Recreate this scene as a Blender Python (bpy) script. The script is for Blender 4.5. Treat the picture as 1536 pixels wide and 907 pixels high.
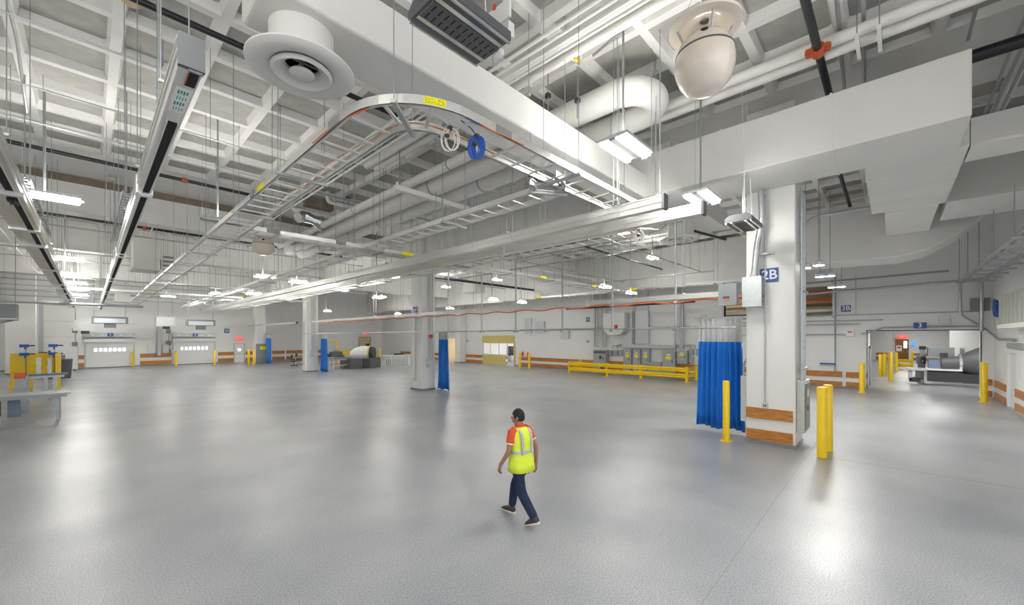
import bpy, math, random
from mathutils import Vector, Matrix
random.seed(7)
S = bpy.context.scene
PI = math.pi
for o in list(bpy.data.objects): bpy.data.objects.remove(o, do_unlink=True)
# ------------------------------------------------------------------ camera, world, exposure
YAW = math.radians(43.466); EYE = 2.85; FPX = 600.0; HORY = 505.0
cd = bpy.data.cameras.new('camera'); cam = bpy.data.objects.new('camera', cd)
S.collection.objects.link(cam); S.camera = cam
cd.sensor_width = 36; cd.lens = 36*FPX/1536; cd.shift_y = (HORY-453.5)/1536
cd.clip_start = .05; cd.clip_end = 300
cam.location = (0, 0, EYE); cam.rotation_euler = (PI/2, 0, YAW-PI/2)
w = bpy.data.worlds.new('world'); S.world = w; w.use_nodes = True
w.node_tree.nodes['Background'].inputs[0].default_value = (.97, .98, 1, 1)
w.node_tree.nodes['Background'].inputs[1].default_value = .85
S.view_settings.view_transform = 'Standard'; S.view_settings.look = 'None'
S.view_settings.exposure = 1.22; S.view_settings.gamma = 1; S.view_settings.use_curve_mapping = False
TUBE = 62.0          # strength of the lamp tubes

# ------------------------------------------------------------------ surveying: pixel of the photo + known plane -> world
cY, sY = math.cos(YAW), math.sin(YAW)
def at(x, y, z=0):
    D = FPX*(z-EYE)/(HORY-y); l = (x-768)/FPX*D
    return D*cY+l*sY, D*sY-l*cY
def onX(x, y, X):
    r = (x-768)/FPX; D = X/(cY+r*sY); return D*(sY-r*cY), EYE+(HORY-y)/FPX*D
def onY(x, y, Y):
    r = (x-768)/FPX; D = Y/(sY-r*cY); return D*(cY+r*sY), EYE+(HORY-y)/FPX*D

# ------------------------------------------------------------------ materials
def mat(name, col, rough=.5, metal=0, emit=0, ecol=None, bump=0, bscale=30, vary=0, vscale=3, spec=None, grain=None, coat=0):
    m = bpy.data.materials.new(name); m.use_nodes = True
    nt = m.node_tree; b = nt.nodes['Principled BSDF']
    b.inputs['Base Color'].default_value = (*col, 1)
    b.inputs['Roughness'].default_value = rough; b.inputs['Metallic'].default_value = metal
    if coat: b.inputs['Coat Weight'].default_value = coat
    if spec is not None: b.inputs['Specular IOR Level'].default_value = spec
    if emit:
        b.inputs['Emission Color'].default_value = (*(ecol or col), 1); b.inputs['Emission Strength'].default_value = emit
    tc = nt.nodes.new('ShaderNodeTexCoord')
    if vary:
        n = nt.nodes.new('ShaderNodeTexNoise'); n.inputs['Scale'].default_value = vscale; n.inputs['Detail'].default_value = 4
        src = tc.outputs['Object']
        if grain:
            mp = nt.nodes.new('ShaderNodeMapping'); mp.inputs['Scale'].default_value = grain
            nt.links.new(src, mp.inputs[0]); src = mp.outputs[0]
        nt.links.new(src, n.inputs['Vector'])
        r = nt.nodes.new('ShaderNodeValToRGB')
        r.color_ramp.elements[0].position = .3; r.color_ramp.elements[1].position = .7
        r.color_ramp.elements[0].color = (*[c*(1-vary) for c in col], 1)
        r.color_ramp.elements[1].color = (*[min(1, c*(1+vary*.6)) for c in col], 1)
        nt.links.new(n.outputs['Fac'], r.inputs[0]); nt.links.new(r.outputs[0], b.inputs['Base Color'])
    if bump:
        n = nt.nodes.new('ShaderNodeTexNoise'); n.inputs['Scale'].default_value = bscale
        nt.links.new(tc.outputs['Object'], n.inputs['Vector'])
        bp = nt.nodes.new('ShaderNodeBump'); bp.inputs['Strength'].default_value = bump; bp.inputs['Distance'].default_value = .02
        nt.links.new(n.outputs['Fac'], bp.inputs['Height']); nt.links.new(bp.outputs[0], b.inputs['Normal'])
    return m
M = dict(
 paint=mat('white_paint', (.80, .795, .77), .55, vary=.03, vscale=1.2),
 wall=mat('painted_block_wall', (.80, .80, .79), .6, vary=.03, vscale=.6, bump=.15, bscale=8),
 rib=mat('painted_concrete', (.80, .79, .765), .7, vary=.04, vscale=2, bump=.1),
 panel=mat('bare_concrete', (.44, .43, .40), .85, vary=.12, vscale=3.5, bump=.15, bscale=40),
 duct=mat('duct_paint', (.72, .71, .685), .5, vary=.03, vscale=1.0),
 wrap=mat('pipe_insulation', (.80, .785, .75), .6, vary=.03, vscale=4),
 alu=mat('aluminium', (.80, .79, .77), .30, .85, vary=.06, vscale=2, grain=(6, .4, 6)),
 galv=mat('galvanised_steel', (.50, .52, .53), .42, .7, vary=.12, vscale=9),
 rod=mat('steel_rod', (.36, .38, .39), .5, .6),
 gbox=mat('grey_enclosure', (.25, .265, .27), .45, vary=.04),
 lbox=mat('light_enclosure', (.62, .65, .66), .4, .3, vary=.08, vscale=12),
 dark=mat('dark_metal', (.045, .045, .05), .5),
 char=mat('charcoal', (.11, .11, .115), .55),
 black=mat('black_pipe', (.015, .015, .02), .4),
 cab=mat('cabinet_grey', (.38, .40, .405), .45, vary=.04),
 deep=mat('deep_grey', (.10, .105, .11), .5),
 joint=mat('floor_joint', (.27, .27, .265), .5),
 slot=mat('slot_shadow', (.02, .02, .02), .9),
 yellow=mat('safety_yellow', (.92, .62, .01), .4, vary=.05),
 sticker=mat('yellow_label', (.95, .86, .0), .5),
 blue=mat('blue_curtain', (.012, .20, .70), .6, vary=.06, vscale=2),
 net=mat('mesh_header', (.62, .63, .62), .8),
 cable_b=mat('blue_cable', (.02, .10, .42), .45), cable_w=mat('white_cable', (.75, .68, .62), .5),
 orange=mat('orange_cable', (.85, .16, .03), .5), green=mat('green_cable', (.02, .35, .22), .5),
 red=mat('red_paint', (.72, .05, .04), .45), coupling=mat('orange_coupling', (.55, .10, .03), .5),
 wood=mat('stained_pine', (.52, .21, .045), .42, vary=.42, vscale=3, grain=(9, 1.2, 9)),
 bolt=mat('bolt_head', (.35, .33, .30), .35, .8),
 sign=mat('sign_blue', (.045, .10, .33), .5), white=mat('sign_white', (.88, .88, .88), .5),
 uplight=mat('uplight_diffuser', (1, .99, .95), .5, emit=24, ecol=(1, .975, .92)),
 fill_light=mat('fill_diffuser', (1, .99, .95), .5, emit=26, ecol=(1, .98, .93)), spot=mat('spot_lens', (1, .99, .95), .5, emit=230, ecol=(1, .98, .93)),
 tube=mat('lamp_tube', (1, .99, .95), .5, emit=TUBE, ecol=(1, .98, .925)),
 day=mat('daylight_pane', (.8, .88, 1), .3, emit=2.2, ecol=(.80, .88, 1)),
 cream=mat('cream_shell', (.78, .70, .60), .16, coat=.4),
 refl=mat('lamp_reflector', (.85, .84, .80), .2, .9),
 brown=mat('brown_soffit', (.25, .20, .15), .8, vary=.15),
 doorw=mat('white_door', (.80, .80, .80), .45),
 doorb=mat('brown_door', (.26, .115, .03), .5, vary=.1), tan=mat('tan_wall', (.62, .50, .30), .7),
 ochre=mat('yellow_booth', (.66, .55, .20), .6), screen=mat('blue_screen', (.03, .15, .6), .3, emit=.8, ecol=(.05, .2, .8)),
 exit=mat('exit_sign', (.9, .10, .08), .4, emit=.35, ecol=(.9, .08, .06)),
 glass=mat('window_glass', (.75, .80, .85), .08, spec=.6),
 skin=mat('skin', (.36, .18, .115), .55), hair=mat('hair', (.012, .010, .009), .7, bump=.6, bscale=120),
 polo=mat('orange_polo', (.66, .075, .03), .8), vest=mat('hi_vis_vest', (.70, .82, .05), .7, emit=0, bump=.2, bscale=25),
 tape=mat('reflective_tape', (.52, .54, .55), .35, .3), jeans=mat('dark_jeans', (.010, .022, .062), .85, vary=.25, vscale=14, bump=.3, bscale=25),
 shoe=mat('grey_shoe', (.05, .045, .05), .7), sole=mat('pale_sole', (.70, .66, .58), .6),
 green_w=mat('green_grey_board', (.40, .42, .36), .7, vary=.06), machine=mat('machine_grey', (.50, .53, .54), .45, vary=.05),
 steel=mat('machine_blue_grey', (.18, .24, .33), .45), card=mat('cardboard', (.50, .35, .20), .8), foil=mat('crumpled_foil', (.6, .62, .63), .25, .95, bump=1, bscale=9),
)
# glossy speckled epoxy floor
fm = bpy.data.materials.new('epoxy_floor'); fm.use_nodes = True; nt = fm.node_tree; B = nt.nodes['Principled BSDF']
tc = nt.nodes.new('ShaderNodeTexCoord')
def nz(scale, det=3):
    n = nt.nodes.new('ShaderNodeTexNoise'); n.inputs['Scale'].default_value = scale; n.inputs['Detail'].default_value = det
    nt.links.new(tc.outputs['Object'], n.inputs['Vector']); return n
def ramp(n, a, b, p0=.35, p1=.65):
    r = nt.nodes.new('ShaderNodeValToRGB'); r.color_ramp.elements[0].position = p0; r.color_ramp.elements[1].position = p1
    r.color_ramp.elements[0].color = a; r.color_ramp.elements[1].color = b
    nt.links.new(n.outputs['Fac'], r.inputs[0]); return r
big = ramp(nz(.5, 7), (.325, .34, .365, 1), (.42, .43, .445, 1))
spk = ramp(nz(55, 2), (.72, .72, .72, 1), (1.1, 1.1, 1.1, 1), .4, .6)
mx = nt.nodes.new('ShaderNodeMix'); mx.data_type = 'RGBA'; mx.blend_type = 'MULTIPLY'; mx.inputs[0].default_value = 1
nt.links.new(big.outputs[0], mx.inputs[6]); nt.links.new(spk.outputs[0], mx.inputs[7]); nt.links.new(mx.outputs[2], B.inputs['Base Color'])
rr = ramp(nz(.9, 4), (.28,)*3+(1,), (.33,)*3+(1,)); nt.links.new(rr.outputs[0], B.inputs['Roughness'])
bp = nt.nodes.new('ShaderNodeBump'); bp.inputs['Strength'].default_value = .25; bp.inputs['Distance'].default_value = .01
nt.links.new(nz(60, 2).outputs['Fac'], bp.inputs['Height']); nt.links.new(bp.outputs[0], B.inputs['Normal'])
B.inputs['Specular IOR Level'].default_value = .65
M['floor'] = fm

# ------------------------------------------------------------------ mesh helpers
class MB:
    def __init__(s): s.v = []; s.f = []
    def add(s, vs, fs):
        n = len(s.v); s.v += [tuple(v) for v in vs]; s.f += [tuple(i+n for i in f) for f in fs]; return s
    def box(s, x0, y0, z0, x1, y1, z1):
        if x0 > x1: x0, x1 = x1, x0
        if y0 > y1: y0, y1 = y1, y0
        if z0 > z1: z0, z1 = z1, z0
        return s.add([(x0,y0,z0),(x1,y0,z0),(x1,y1,z0),(x0,y1,z0),(x0,y0,z1),(x1,y0,z1),(x1,y1,z1),(x0,y1,z1)],
                     [(3,2,1,0),(4,5,6,7),(0,1,5,4),(1,2,6,5),(2,3,7,6),(3,0,4,7)])
    def cb(s, cx, cy, z0, dx, dy, dz): return s.box(cx-dx/2, cy-dy/2, z0, cx+dx/2, cy+dy/2, z0+dz)
    def chbox(s, x0, y0, z0, x1, y1, z1, c=.02):      # box with chamfered vertical edges
        pts = [(x0+c,y0),(x1-c,y0),(x1,y0+c),(x1,y1-c),(x1-c,y1),(x0+c,y1),(x0,y1-c),(x0,y0+c)]
        return s.prism([(x, y, z0) for x, y in pts], (0, 0, z1-z0))
    def prism(s, poly, d):
        n = len(poly); d = Vector(d)
        vs = [Vector(p) for p in poly]+[Vector(p)+d for p in poly]
        return s.add(vs, [tuple(range(n-1, -1, -1)), tuple(range(n, 2*n))]+[(i, (i+1) % n, (i+1) % n+n, i+n) for i in range(n)])
    def tube(s, pts, r, n=8, cap=True, up=None):
        pts = [Vector(p) for p in pts]; m = len(pts); rs = r if isinstance(r, (list, tuple)) else [r]*m
        vs = []; prev = None
        for i, p in enumerate(pts):
            t = (pts[min(i+1, m-1)]-pts[max(i-1, 0)]).normalized()
            if prev is None:
                a = Vector((0, 0, 1)) if abs(t.z) < .9 else Vector((1, 0, 0))
                u = t.cross(a).normalized()
            else: u = (prev-t*prev.dot(t)).normalized()
            prev = u; q = t.cross(u)
            for k in range(n):
                an = 2*PI*k/n; vs.append(p+(u*math.cos(an)+q*math.sin(an))*rs[i])
        fs = []
        for i in range(m-1):
            for k in range(n):
                a = i*n+k; b = i*n+(k+1) % n; fs.append((a, b, b+n, a+n))
        if cap: fs += [tuple(range(n-1, -1, -1)), tuple(range((m-1)*n, m*n))]
        return s.add(vs, fs)
    def cyl(s, p, q, r, n=8): return s.tube([p, q], r, n)
    def lathe(s, prof, cx=0, cy=0, n=24, mtx=None):
        vs = []
        for r, z in prof:
            for k in range(n):
                a = 2*PI*k/n; vs.append(Vector((r*math.cos(a), r*math.sin(a), z)))
        if mtx: vs = [mtx @ v for v in vs]
        else: vs = [v+Vector((cx, cy, 0)) for v in vs]
        fs = [(i*n+k, i*n+(k+1) % n, (i+1)*n+(k+1) % n, (i+1)*n+k) for i in range(len(prof)-1) for k in range(n)]
        return s.add(vs, fs)
    def sweep(s, pts, wd, h):       # upright rectangle swept along a level path
        pts = [Vector(p) for p in pts]; m = len(pts); vs = []
        for i, p in enumerate(pts):
            t = (pts[min(i+1, m-1)]-pts[max(i-1, 0)]); t.z = 0; t.normalize(); n = Vector((-t.y, t.x, 0))
            for a, z in ((-1, 0), (1, 0), (1, 1), (-1, 1)): vs.append(p+n*a*wd/2+Vector((0, 0, z*h)))
        fs = [(0, 1, 2, 3), tuple((m-1)*4+k for k in (3, 2, 1, 0))]
        for i in range(m-1):
            for k in range(4): fs.append((i*4+k, i*4+4+k, i*4+4+(k+1) % 4, i*4+(k+1) % 4))
        return s.add(vs, fs)
    def rings(s, rings, n=20, cap=True):    # rings: (cx,cy,cz,rx,ry,rot[,power]) horizontal ellipses
        vs = []
        for g in rings:
            x, y, z, rx, ry = g[:5]; ro = g[5] if len(g) > 5 else 0; pw = g[6] if len(g) > 6 else 1
            for k in range(n):
                a = 2*PI*k/n; ca, sa = math.cos(a), math.sin(a)
                ux = rx*math.copysign(abs(ca)**pw, ca); uy = ry*math.copysign(abs(sa)**pw, sa)
                vs.append((x+ux*math.cos(ro)-uy*math.sin(ro), y+ux*math.sin(ro)+uy*math.cos(ro), z))
        fs = [(i*n+k, i*n+(k+1) % n, (i+1)*n+(k+1) % n, (i+1)*n+k) for i in range(len(rings)-1) for k in range(n)]
        if cap: fs += [tuple(range(n-1, -1, -1)), tuple(range((len(rings)-1)*n, len(rings)*n))]
        return s.add(vs, fs)
    def mesh(s, name, m, smooth=False):
        me = bpy.data.meshes.new(name); me.from_pydata(s.v, [], s.f); me.update()
        import bmesh
        bm = bmesh.new(); bm.from_mesh(me); bmesh.ops.recalc_face_normals(bm, faces=bm.faces); bm.to_mesh(me); bm.free()
        me.materials.append(M[m] if isinstance(m, str) else m)
        if smooth:
            me.shade_smooth(); me.set_sharp_from_angle(angle=math.radians(38))
        return me
    def build(s, name, m, parent=None, smooth=False, label=None, kind=None):
        o = bpy.data.objects.new(name, s.mesh(name, m, smooth)); S.collection.objects.link(o)
        adopt(o, parent)
        if label: o['label'] = label
        if kind: o['kind'] = kind
        return o
def adopt(o, parent):
    if parent is not None:
        o.parent = parent
        o.matrix_parent_inverse = Matrix.Translation(-Vector(parent.location)) if parent.parent is None else Matrix.Identity(4)
def thing(name, label, cat, loc=(0, 0, 0), group=None):
    o = bpy.data.objects.new(name, None); S.collection.objects.link(o); o.location = loc; o.empty_display_size = .2
    o['label'] = label; o['category'] = cat
    if group: o['group'] = group
    return o
def tag(o, label, cat, group=None):
    o['label'] = label; o['category'] = cat
    if group: o['group'] = group
    return o
def kids(o): return [c for c in bpy.data.objects if c.parent == o]
def dup(root, loc, label, group=None, rotz=0):
    def cp(o, par):
        c = o.copy(); S.collection.objects.link(c); mi = o.matrix_parent_inverse.copy(); c.parent = par; c.matrix_parent_inverse = mi
        for k in kids(o): cp(k, c)
        return c
    r = cp(root, None); r.location = loc; r.rotation_euler = (0, 0, rotz); r['label'] = label
    if group: r['group'] = group
    return r
def struct(mb, name, m, parent=None, smooth=False):
    return mb.build(name, m, parent, smooth, kind='structure' if parent is None else None)
ZC = 8.85           # underside of the waffle ribs
MOD = 1.41; RW = .085; DEP = .21; IN = .06
def inband(x, y):
    return (11.6 < x+MOD/2 < 14.5) or (19.04 < y+MOD/2 < 23.2) or x+MOD > 28.7
_rodmesh = MB().cyl((0, 0, 0), (0, 0, 1), 1, 6).mesh('hanger_rod', 'rod', True)
_strutmesh = MB().box(-.5, -.5, 0, .5, .5, 1).mesh('strut', 'galv')
def rod(x, y, z0, z1, parent, r=.008, name='hanger_rod', mesh=None):
    if z1 > 8 and z0 < 6.6:          # rods under a duct or a beam are fixed to its underside
        if (10.45 < x < 12.2 and -1 < y < 6.2) or (1.28 < x < 10.6 and 4.9 < y < 5.82): z1 = 6.69
        elif x < 12.2 and (22 < y < 22.7 or 31.6 < y < 32.6): z1 = 7.48
        elif 12.2 < x < 13.3 and y > 4.9: z1 = 6.62
    if abs(z1-ZC) < .001:            # between the ribs a rod reaches up to the coffer panel
        u = (x-.37) % MOD; v = (y-12.0) % MOD; cx_ = x-u; cy_ = y-v
        if not inband(cx_, cy_) and RW < u < MOD-RW and RW < v < MOD-RW: z1 = ZC+DEP-.035
    o = bpy.data.objects.new(name, mesh or _rodmesh); S.collection.objects.link(o)
    o.location = (x, y, z0); o.scale = (r, r, z1-z0); adopt(o, parent); return o
def piece(mesh, name, parent, loc, rotz=0, scale=(1, 1, 1)):
    o = bpy.data.objects.new(name, mesh); S.collection.objects.link(o)
    o.location = loc; o.rotation_euler = (0, 0, rotz); o.scale = scale; adopt(o, parent); return o
def text(body, size, origin, right, up, m, parent, name='lettering', depth=.004, bold=.012):
    cu = bpy.data.curves.new(name, 'FONT'); cu.body = body; cu.size = size; cu.align_x = 'CENTER'; cu.align_y = 'CENTER'
    cu.extrude = depth; cu.offset = bold*size; cu.resolution_u = 3
    t = bpy.data.objects.new(name, cu); S.collection.objects.link(t)
    dg = bpy.context.evaluated_depsgraph_get(); me = bpy.data.meshes.new_from_object(t.evaluated_get(dg))
    bpy.data.objects.remove(t, do_unlink=True)
    R = Vector(right).normalized(); U = Vector(up).normalized(); N = R.cross(U)
    mt = Matrix(((R.x, U.x, N.x, origin[0]), (R.y, U.y, N.y, origin[1]), (R.z, U.z, N.z, origin[2]), (0, 0, 0, 1)))
    me.transform(mt); me.materials.clear(); me.materials.append(M[m])
    o = bpy.data.objects.new(name, me); S.collection.objects.link(o); adopt(o, parent); return o

WX = 28.8; WY = 53.0; WR = -3.45; WL = -6.5
# ================================================================== SETTING
struct(MB().box(-8, -12, -.2, 72, 55, 0), 'floor', 'floor')
fl = bpy.data.objects['floor']
for (a, b) in (((-6, 1.47), (28, 1.47)), ((-6, 19.5), (28, 19.5)), ((-6, 35.8), (28, 35.8))):
    MB().box(a[0], a[1]-.004, 0, b[0], a[1]+.004, .0012).build('joint_sealant', 'joint', fl)
MB().box(12.0, -3, 0, 12.012, 52, .0012).build('joint_sealant', 'joint', fl)

# waffle ceiling: ribs cast with pyramidal coffers, bare concrete panel in the top of every coffer
rib = MB(); spots = []
i0, i1, j0, j1 = -5, 20, -12, 29
for i in range(i0, i1):
    for j in range(j0, j1):
        x = .37+MOD*i; y = 12.0+MOD*j
        x1 = x+MOD; y1 = y+MOD
        if inband(x, y):
            rib.add([(x,y,ZC),(x,y1,ZC),(x1,y1,ZC),(x1,y,ZC)], [(0,1,2,3)]); continue
        a, b, c2, d = x+RW, y+RW, x1-RW, y1-RW
        e, f, g, h = a+IN, b+IN, c2-IN, d-IN; Zt = ZC+DEP
        ch = .07
        P = [(x,y,ZC),(x1,y,ZC),(x1,y1,ZC),(x,y1,ZC),(a,b,ZC),(c2,b,ZC),(c2,d,ZC),(a,d,ZC),(e,f,Zt),(g,f,Zt),(g,h,Zt),(e,h,Zt)]
        rib.add(P, [(0,4,5,1),(1,5,6,2),(2,6,7,3),(3,7,4,0),(4,8,9,5),(5,9,10,6),(6,10,11,7),(7,11,8,4),(8,11,10,9)])
        spots.append((math.hypot(x+.7, y+.7), x+.705, y+.705))
rib.box(-8, -5, ZC+DEP+.02, 30, 54, ZC+DEP+.3)
ceil = struct(rib, 'ceiling', 'rib')
hw = MOD/2-RW-IN+.02
pc = .07
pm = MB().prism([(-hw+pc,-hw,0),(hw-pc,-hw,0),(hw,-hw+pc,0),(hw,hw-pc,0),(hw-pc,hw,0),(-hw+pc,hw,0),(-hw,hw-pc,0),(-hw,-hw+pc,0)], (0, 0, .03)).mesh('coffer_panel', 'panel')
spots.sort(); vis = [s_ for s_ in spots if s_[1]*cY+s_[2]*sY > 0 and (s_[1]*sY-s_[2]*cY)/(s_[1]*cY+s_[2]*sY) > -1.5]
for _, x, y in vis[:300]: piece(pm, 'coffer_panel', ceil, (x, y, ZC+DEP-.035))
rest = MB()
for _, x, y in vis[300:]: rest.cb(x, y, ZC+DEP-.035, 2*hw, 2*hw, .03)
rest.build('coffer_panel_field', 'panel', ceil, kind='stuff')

# downstand beams
def beam(n, *b): return struct(MB().box(*b), 'trim_%d' % n, 'rib')
beam(1, 12.22, 4.9, 6.62, 13.3, 52.9, 8.85)
beam(2, -6.4, 22, 7.48, 12.2, 22.7, 8.55)
struct(MB().box(-6.4, 22.06, 8.55, 12.2, 22.6, 8.84), 'trim_3', 'brown')
beam(4, -6.4, 31.6, 7.48, 12.2, 32.6, 8.85)
beam(5, 13.32, 18, 7.0, 28.4, 19, 8.85)
beam(6, 26.6, 4.5, 6.3, 28.3, 52.9, 8.85)
beam(7, -6.4, 44.5, 7.4, 12.2, 45.3, 8.85)
beam(8, 13.32, 34.2, 7.0, 28.4, 35, 8.85)

# walls with their openings
wr = MB()
def wbox(y0, y1, z0, z1): wr.box(WX, y0, z0, WX+.35, y1, z1)
wbox(-3.45, -3.05, 0, 8.85); wbox(-3.05, .98, 3.2, 8.85); wbox(.98, 2.4, 0, 8.85)
wbox(2.4, 8.0, 0, 4.0); wbox(2.4, 8.0, 5.75, 8.85); wbox(8.0, 27.0, 0, 8.85)
wbox(27.0, 31.5, 2.95, 8.85); wbox(31.5, 36.2, 0, 8.85); wbox(36.2, 38.2, 2.7, 8.85); wbox(38.2, 53, 0, 8.85)
wall_r = struct(wr, 'wall_right', 'wall')
wb = MB().box(-6.5, WY, 0, 29.2, WY+.3, 8.85)
wall_b = struct(wb, 'wall_back', 'wall')
ws = MB().box(22.6, WR-.25, 0, 24.3, WR, 8.85); ws.box(24.3, WR-.25, 2.2, 25.9, WR, 8.85); ws.box(25.9, WR-.25, 0, 28.9, WR, 8.85); ws.box(8, WR-.25, 0, 22.6, WR, 1.0); ws.box(8, WR-.25, 2.3, 22.6, WR, 8.85)
wall_s = struct(ws, 'wall_side', 'wall')
struct(MB().box(WL-.3, -8, 0, WL, 53.3, 8.85), 'wall_left', 'wall')
MB().box(8, WR-.2, 1.0, 22.6, WR-.14, 2.3).build('window_pane', 'glass', wall_s)
for k in range(9): MB().box(8+k*1.8, WR-.24, 1.0, 8.06+k*1.8, WR+.02, 2.3).build('window_mullion', 'paint', wall_s)
struct(MB().box(24.35, WR-.16, 0, 25.85, WR-.08, 2.18), 'door_9', 'doorw')
# baseboards
struct(MB().box(WX-.02, 1.0, 0, WX, 26.9, .1).box(WX-.02, 31.6, 0, WX, 36.1, .1), 'baseboard_right', 'gbox')
struct(MB().box(-6, WY-.02, 0, 28.7, WY, .1), 'baseboard_back', 'gbox')
struct(MB().box(25.9, WR, 0, 28.7, WR+.02, .12), 'baseboard_side', 'gbox')

# room behind opening 3 and plant room behind the high window
fr = MB().box(68.3, -10, 0, 68.6, 12, 5); fr.box(29.15, 12, 0, 68.5, 12.3, 5).box(29.15, -10.3, 0, 68.5, -10, 5)
far_wall = struct(fr, 'wall_far', 'wall')
struct(MB().box(29.15, -10.3, 4.3, 68.5, 12.3, 4.45), 'trim_9', 'paint')
struct(MB().box(30.4, .95, 0, 33.2, 1.1, 3.9).box(29.15, 1.1, 0, 29.3, 3, 3.9).box(33.2, .95, 0, 33.35, 3, 3.9), 'trim_10', 'wall')
struct(MB().box(46, -5.6, 0, 46.3, -3.3, 4.3), 'trim_11', 'wall')
struct(MB().box(29.2, 12.4, 3.6, 45, 27, 3.7).box(36, 1, 4.45, 36.3, 11.9, 8.0).box(29.2, .9, 8, 36, 12, 8.2).box(29.2, .6, 4.46, 36, .9, 8.0), 'trim_12', 'brown')
for k, (X, z) in enumerate(((30.5, 5.5), (31.4, 5.15), (32.6, 5.75))):
    tag(MB().cyl((X, .95, z), (X, 11.9, z), .06+.01*k, 10).build('sprinkler_pipe', 'red' if k != 1 else 'orange', None, True), ['upper bright red', 'lower orange-red', 'rear red'][k]+' pipe seen through the high window beside column 2B', 'pipe')
for k in range(6): tag(MB().box(30+k*.9, .95, 4.1+k*.25, 30.25+k*.9, 11.9, 4.25+k*.25).build('pipe_shelf', 'brown' if k % 2 else 'tan'), ['lowest', 'second', 'third', 'fourth', 'fifth', 'highest'][k]+' brown beam stepping back inside the high window', 'beam')
# tan side room and glazed booth behind the long wall
struct(MB().box(29.2, 33, 0, 33, 33.2, 3.2).box(33, 33, 0, 33.2, 40, 3.2).box(29.2, 38.3, 0, 33, 38.5, 3.2).box(29.2, 33, 3.2, 33.2, 40, 3.35), 'trim_13', 'tan')
struct(MB().box(35, 23.5, 0, 35.2, 32, 3.4).box(29.2, 31.6, 0, 35, 31.8, 3.4).box(29.2, 23.5, 0, 35, 23.7, 3.4).box(29.2, 23.5, 3.0, 35, 32, 3.1), 'trim_14', 'wall')

# columns: shaft, chase, base kerb, boards
def column(x0, y0, x1, y1, lab, top=8.84):
    c = tag(MB().chbox(x0, y0, 0, x1, y1, top, .02).build('column', 'paint'), lab, 'column')
    MB().box(x0-.02, y0-.02, 0, x1+.02, y1+.02, .10).build('base_kerb', 'gbox', c)
    return c
col_a = column(12.22, 1.75, 13.3, 2.85, 'big white column nearest the viewer, signed 2B, with two wooden boards')
col_b = column(12.05, 18.0, 12.9, 19.0, 'second white column back in the row, blue curtain on its right')
col_c = column(12.05, 34.3, 12.95, 35.2, 'third white column back in the row, office chairs at its left')
col_d = column(12.05, 48.9, 13.0, 49.9, 'fourth and farthest white column of the row')
col_e = column(-4.4, 48.2, -2.9, 49.2, 'white column at the far left by the grey panel door')
col_f = column(-5.9, 44.2, -4.75, 45.2, 'white pillar at the left frame edge, far end')
column(27.9, 34.3, 28.75, 35.2, 'white pilaster on the long wall left of the tan doorway')
# wooden bumper boards: pieces of the walls and of the near column, each bolted
def board(parent, axis, a0, a1, p, z0, z1, bolts=True):
    if axis == 'x': mb = MB().box(p-.045, a0, z0, p, a1, z1)
    else: mb = MB().box(a0, p-.045, z0, a1, p, z1)
    o = mb.build('bumper_board', 'wood', parent, label='orange-brown stained wooden bumper board')
    if bolts:
        bm = MB()
        for u in (a0+.1, a1-.1):
            for z in (z0+.07, z1-.07):
                if axis == 'x': bm.cyl((p-.05, u, z), (p-.04, u, z), .018, 8)
                else: bm.cyl((u, p-.05, z), (u, p-.04, z), .018, 8)
        bm.build('bolt_heads', 'bolt', o)
    return o
for z0, z1 in ((.12, .40), (.69, .97)):
    board(col_a, 'x', 1.80, 2.84, 12.22, z0, z1)
def wallboards(y0, y1, step=3.0, z=((.08, .36), (.60, .92))):
    y = y0
    while y < y1-.2:
        e = min(y1, y+step)
        for z0, z1 in z: board(wall_r, 'x', y+.02, e-.02, WX, z0, z1, bolts=y < 6)
        y = e
wallboards(1.02, 1.84, .82); wallboards(1.95, 8.1, 3.1); wallboards(8.1, 26.4, 3.05); wallboards(27.9, 36.1, 2.8)
for a0, a1 in ((39.0, 42.0), (42.6, 44.5), (45.5, 48)): wallboards(a0, a1, 3.1)
def backboards(x0, x1):
    for z0, z1 in ((.12, .5), (.82, 1.2)): board(wall_b, 'y', x0, x1, WY, z0, z1, False)
backboards(-.8, -.35); backboards(3.35, 5.7); backboards(9.55, 11.1); backboards(12.1, 12.8); backboards(14.8, 16.1); backboards(16.3, 18.2); backboards(19, 21)
for z0, z1 in ((.06, .34), (.58, .88)):
    board(wall_s, 'y', 22.7, 24.2, WR+.045, z0, z1); board(wall_r, 'x', -3.4, -3.1+.0, WX, z0, z1)
    MB().box(26.0, WR, z0, 28.3, WR+.045, z1).build('bumper_board', 'wood', wall_s)
    board(far_wall, 'x', 0.3, 1.4, 68.3, z0, z1, False); board(far_wall, 'x', -4, -1.8, 68.3, z0, z1, False)
    MB().box(28.95, .93, z0, 29.6, .975, z1).build('bumper_board', 'wood', wall_r)

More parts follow.
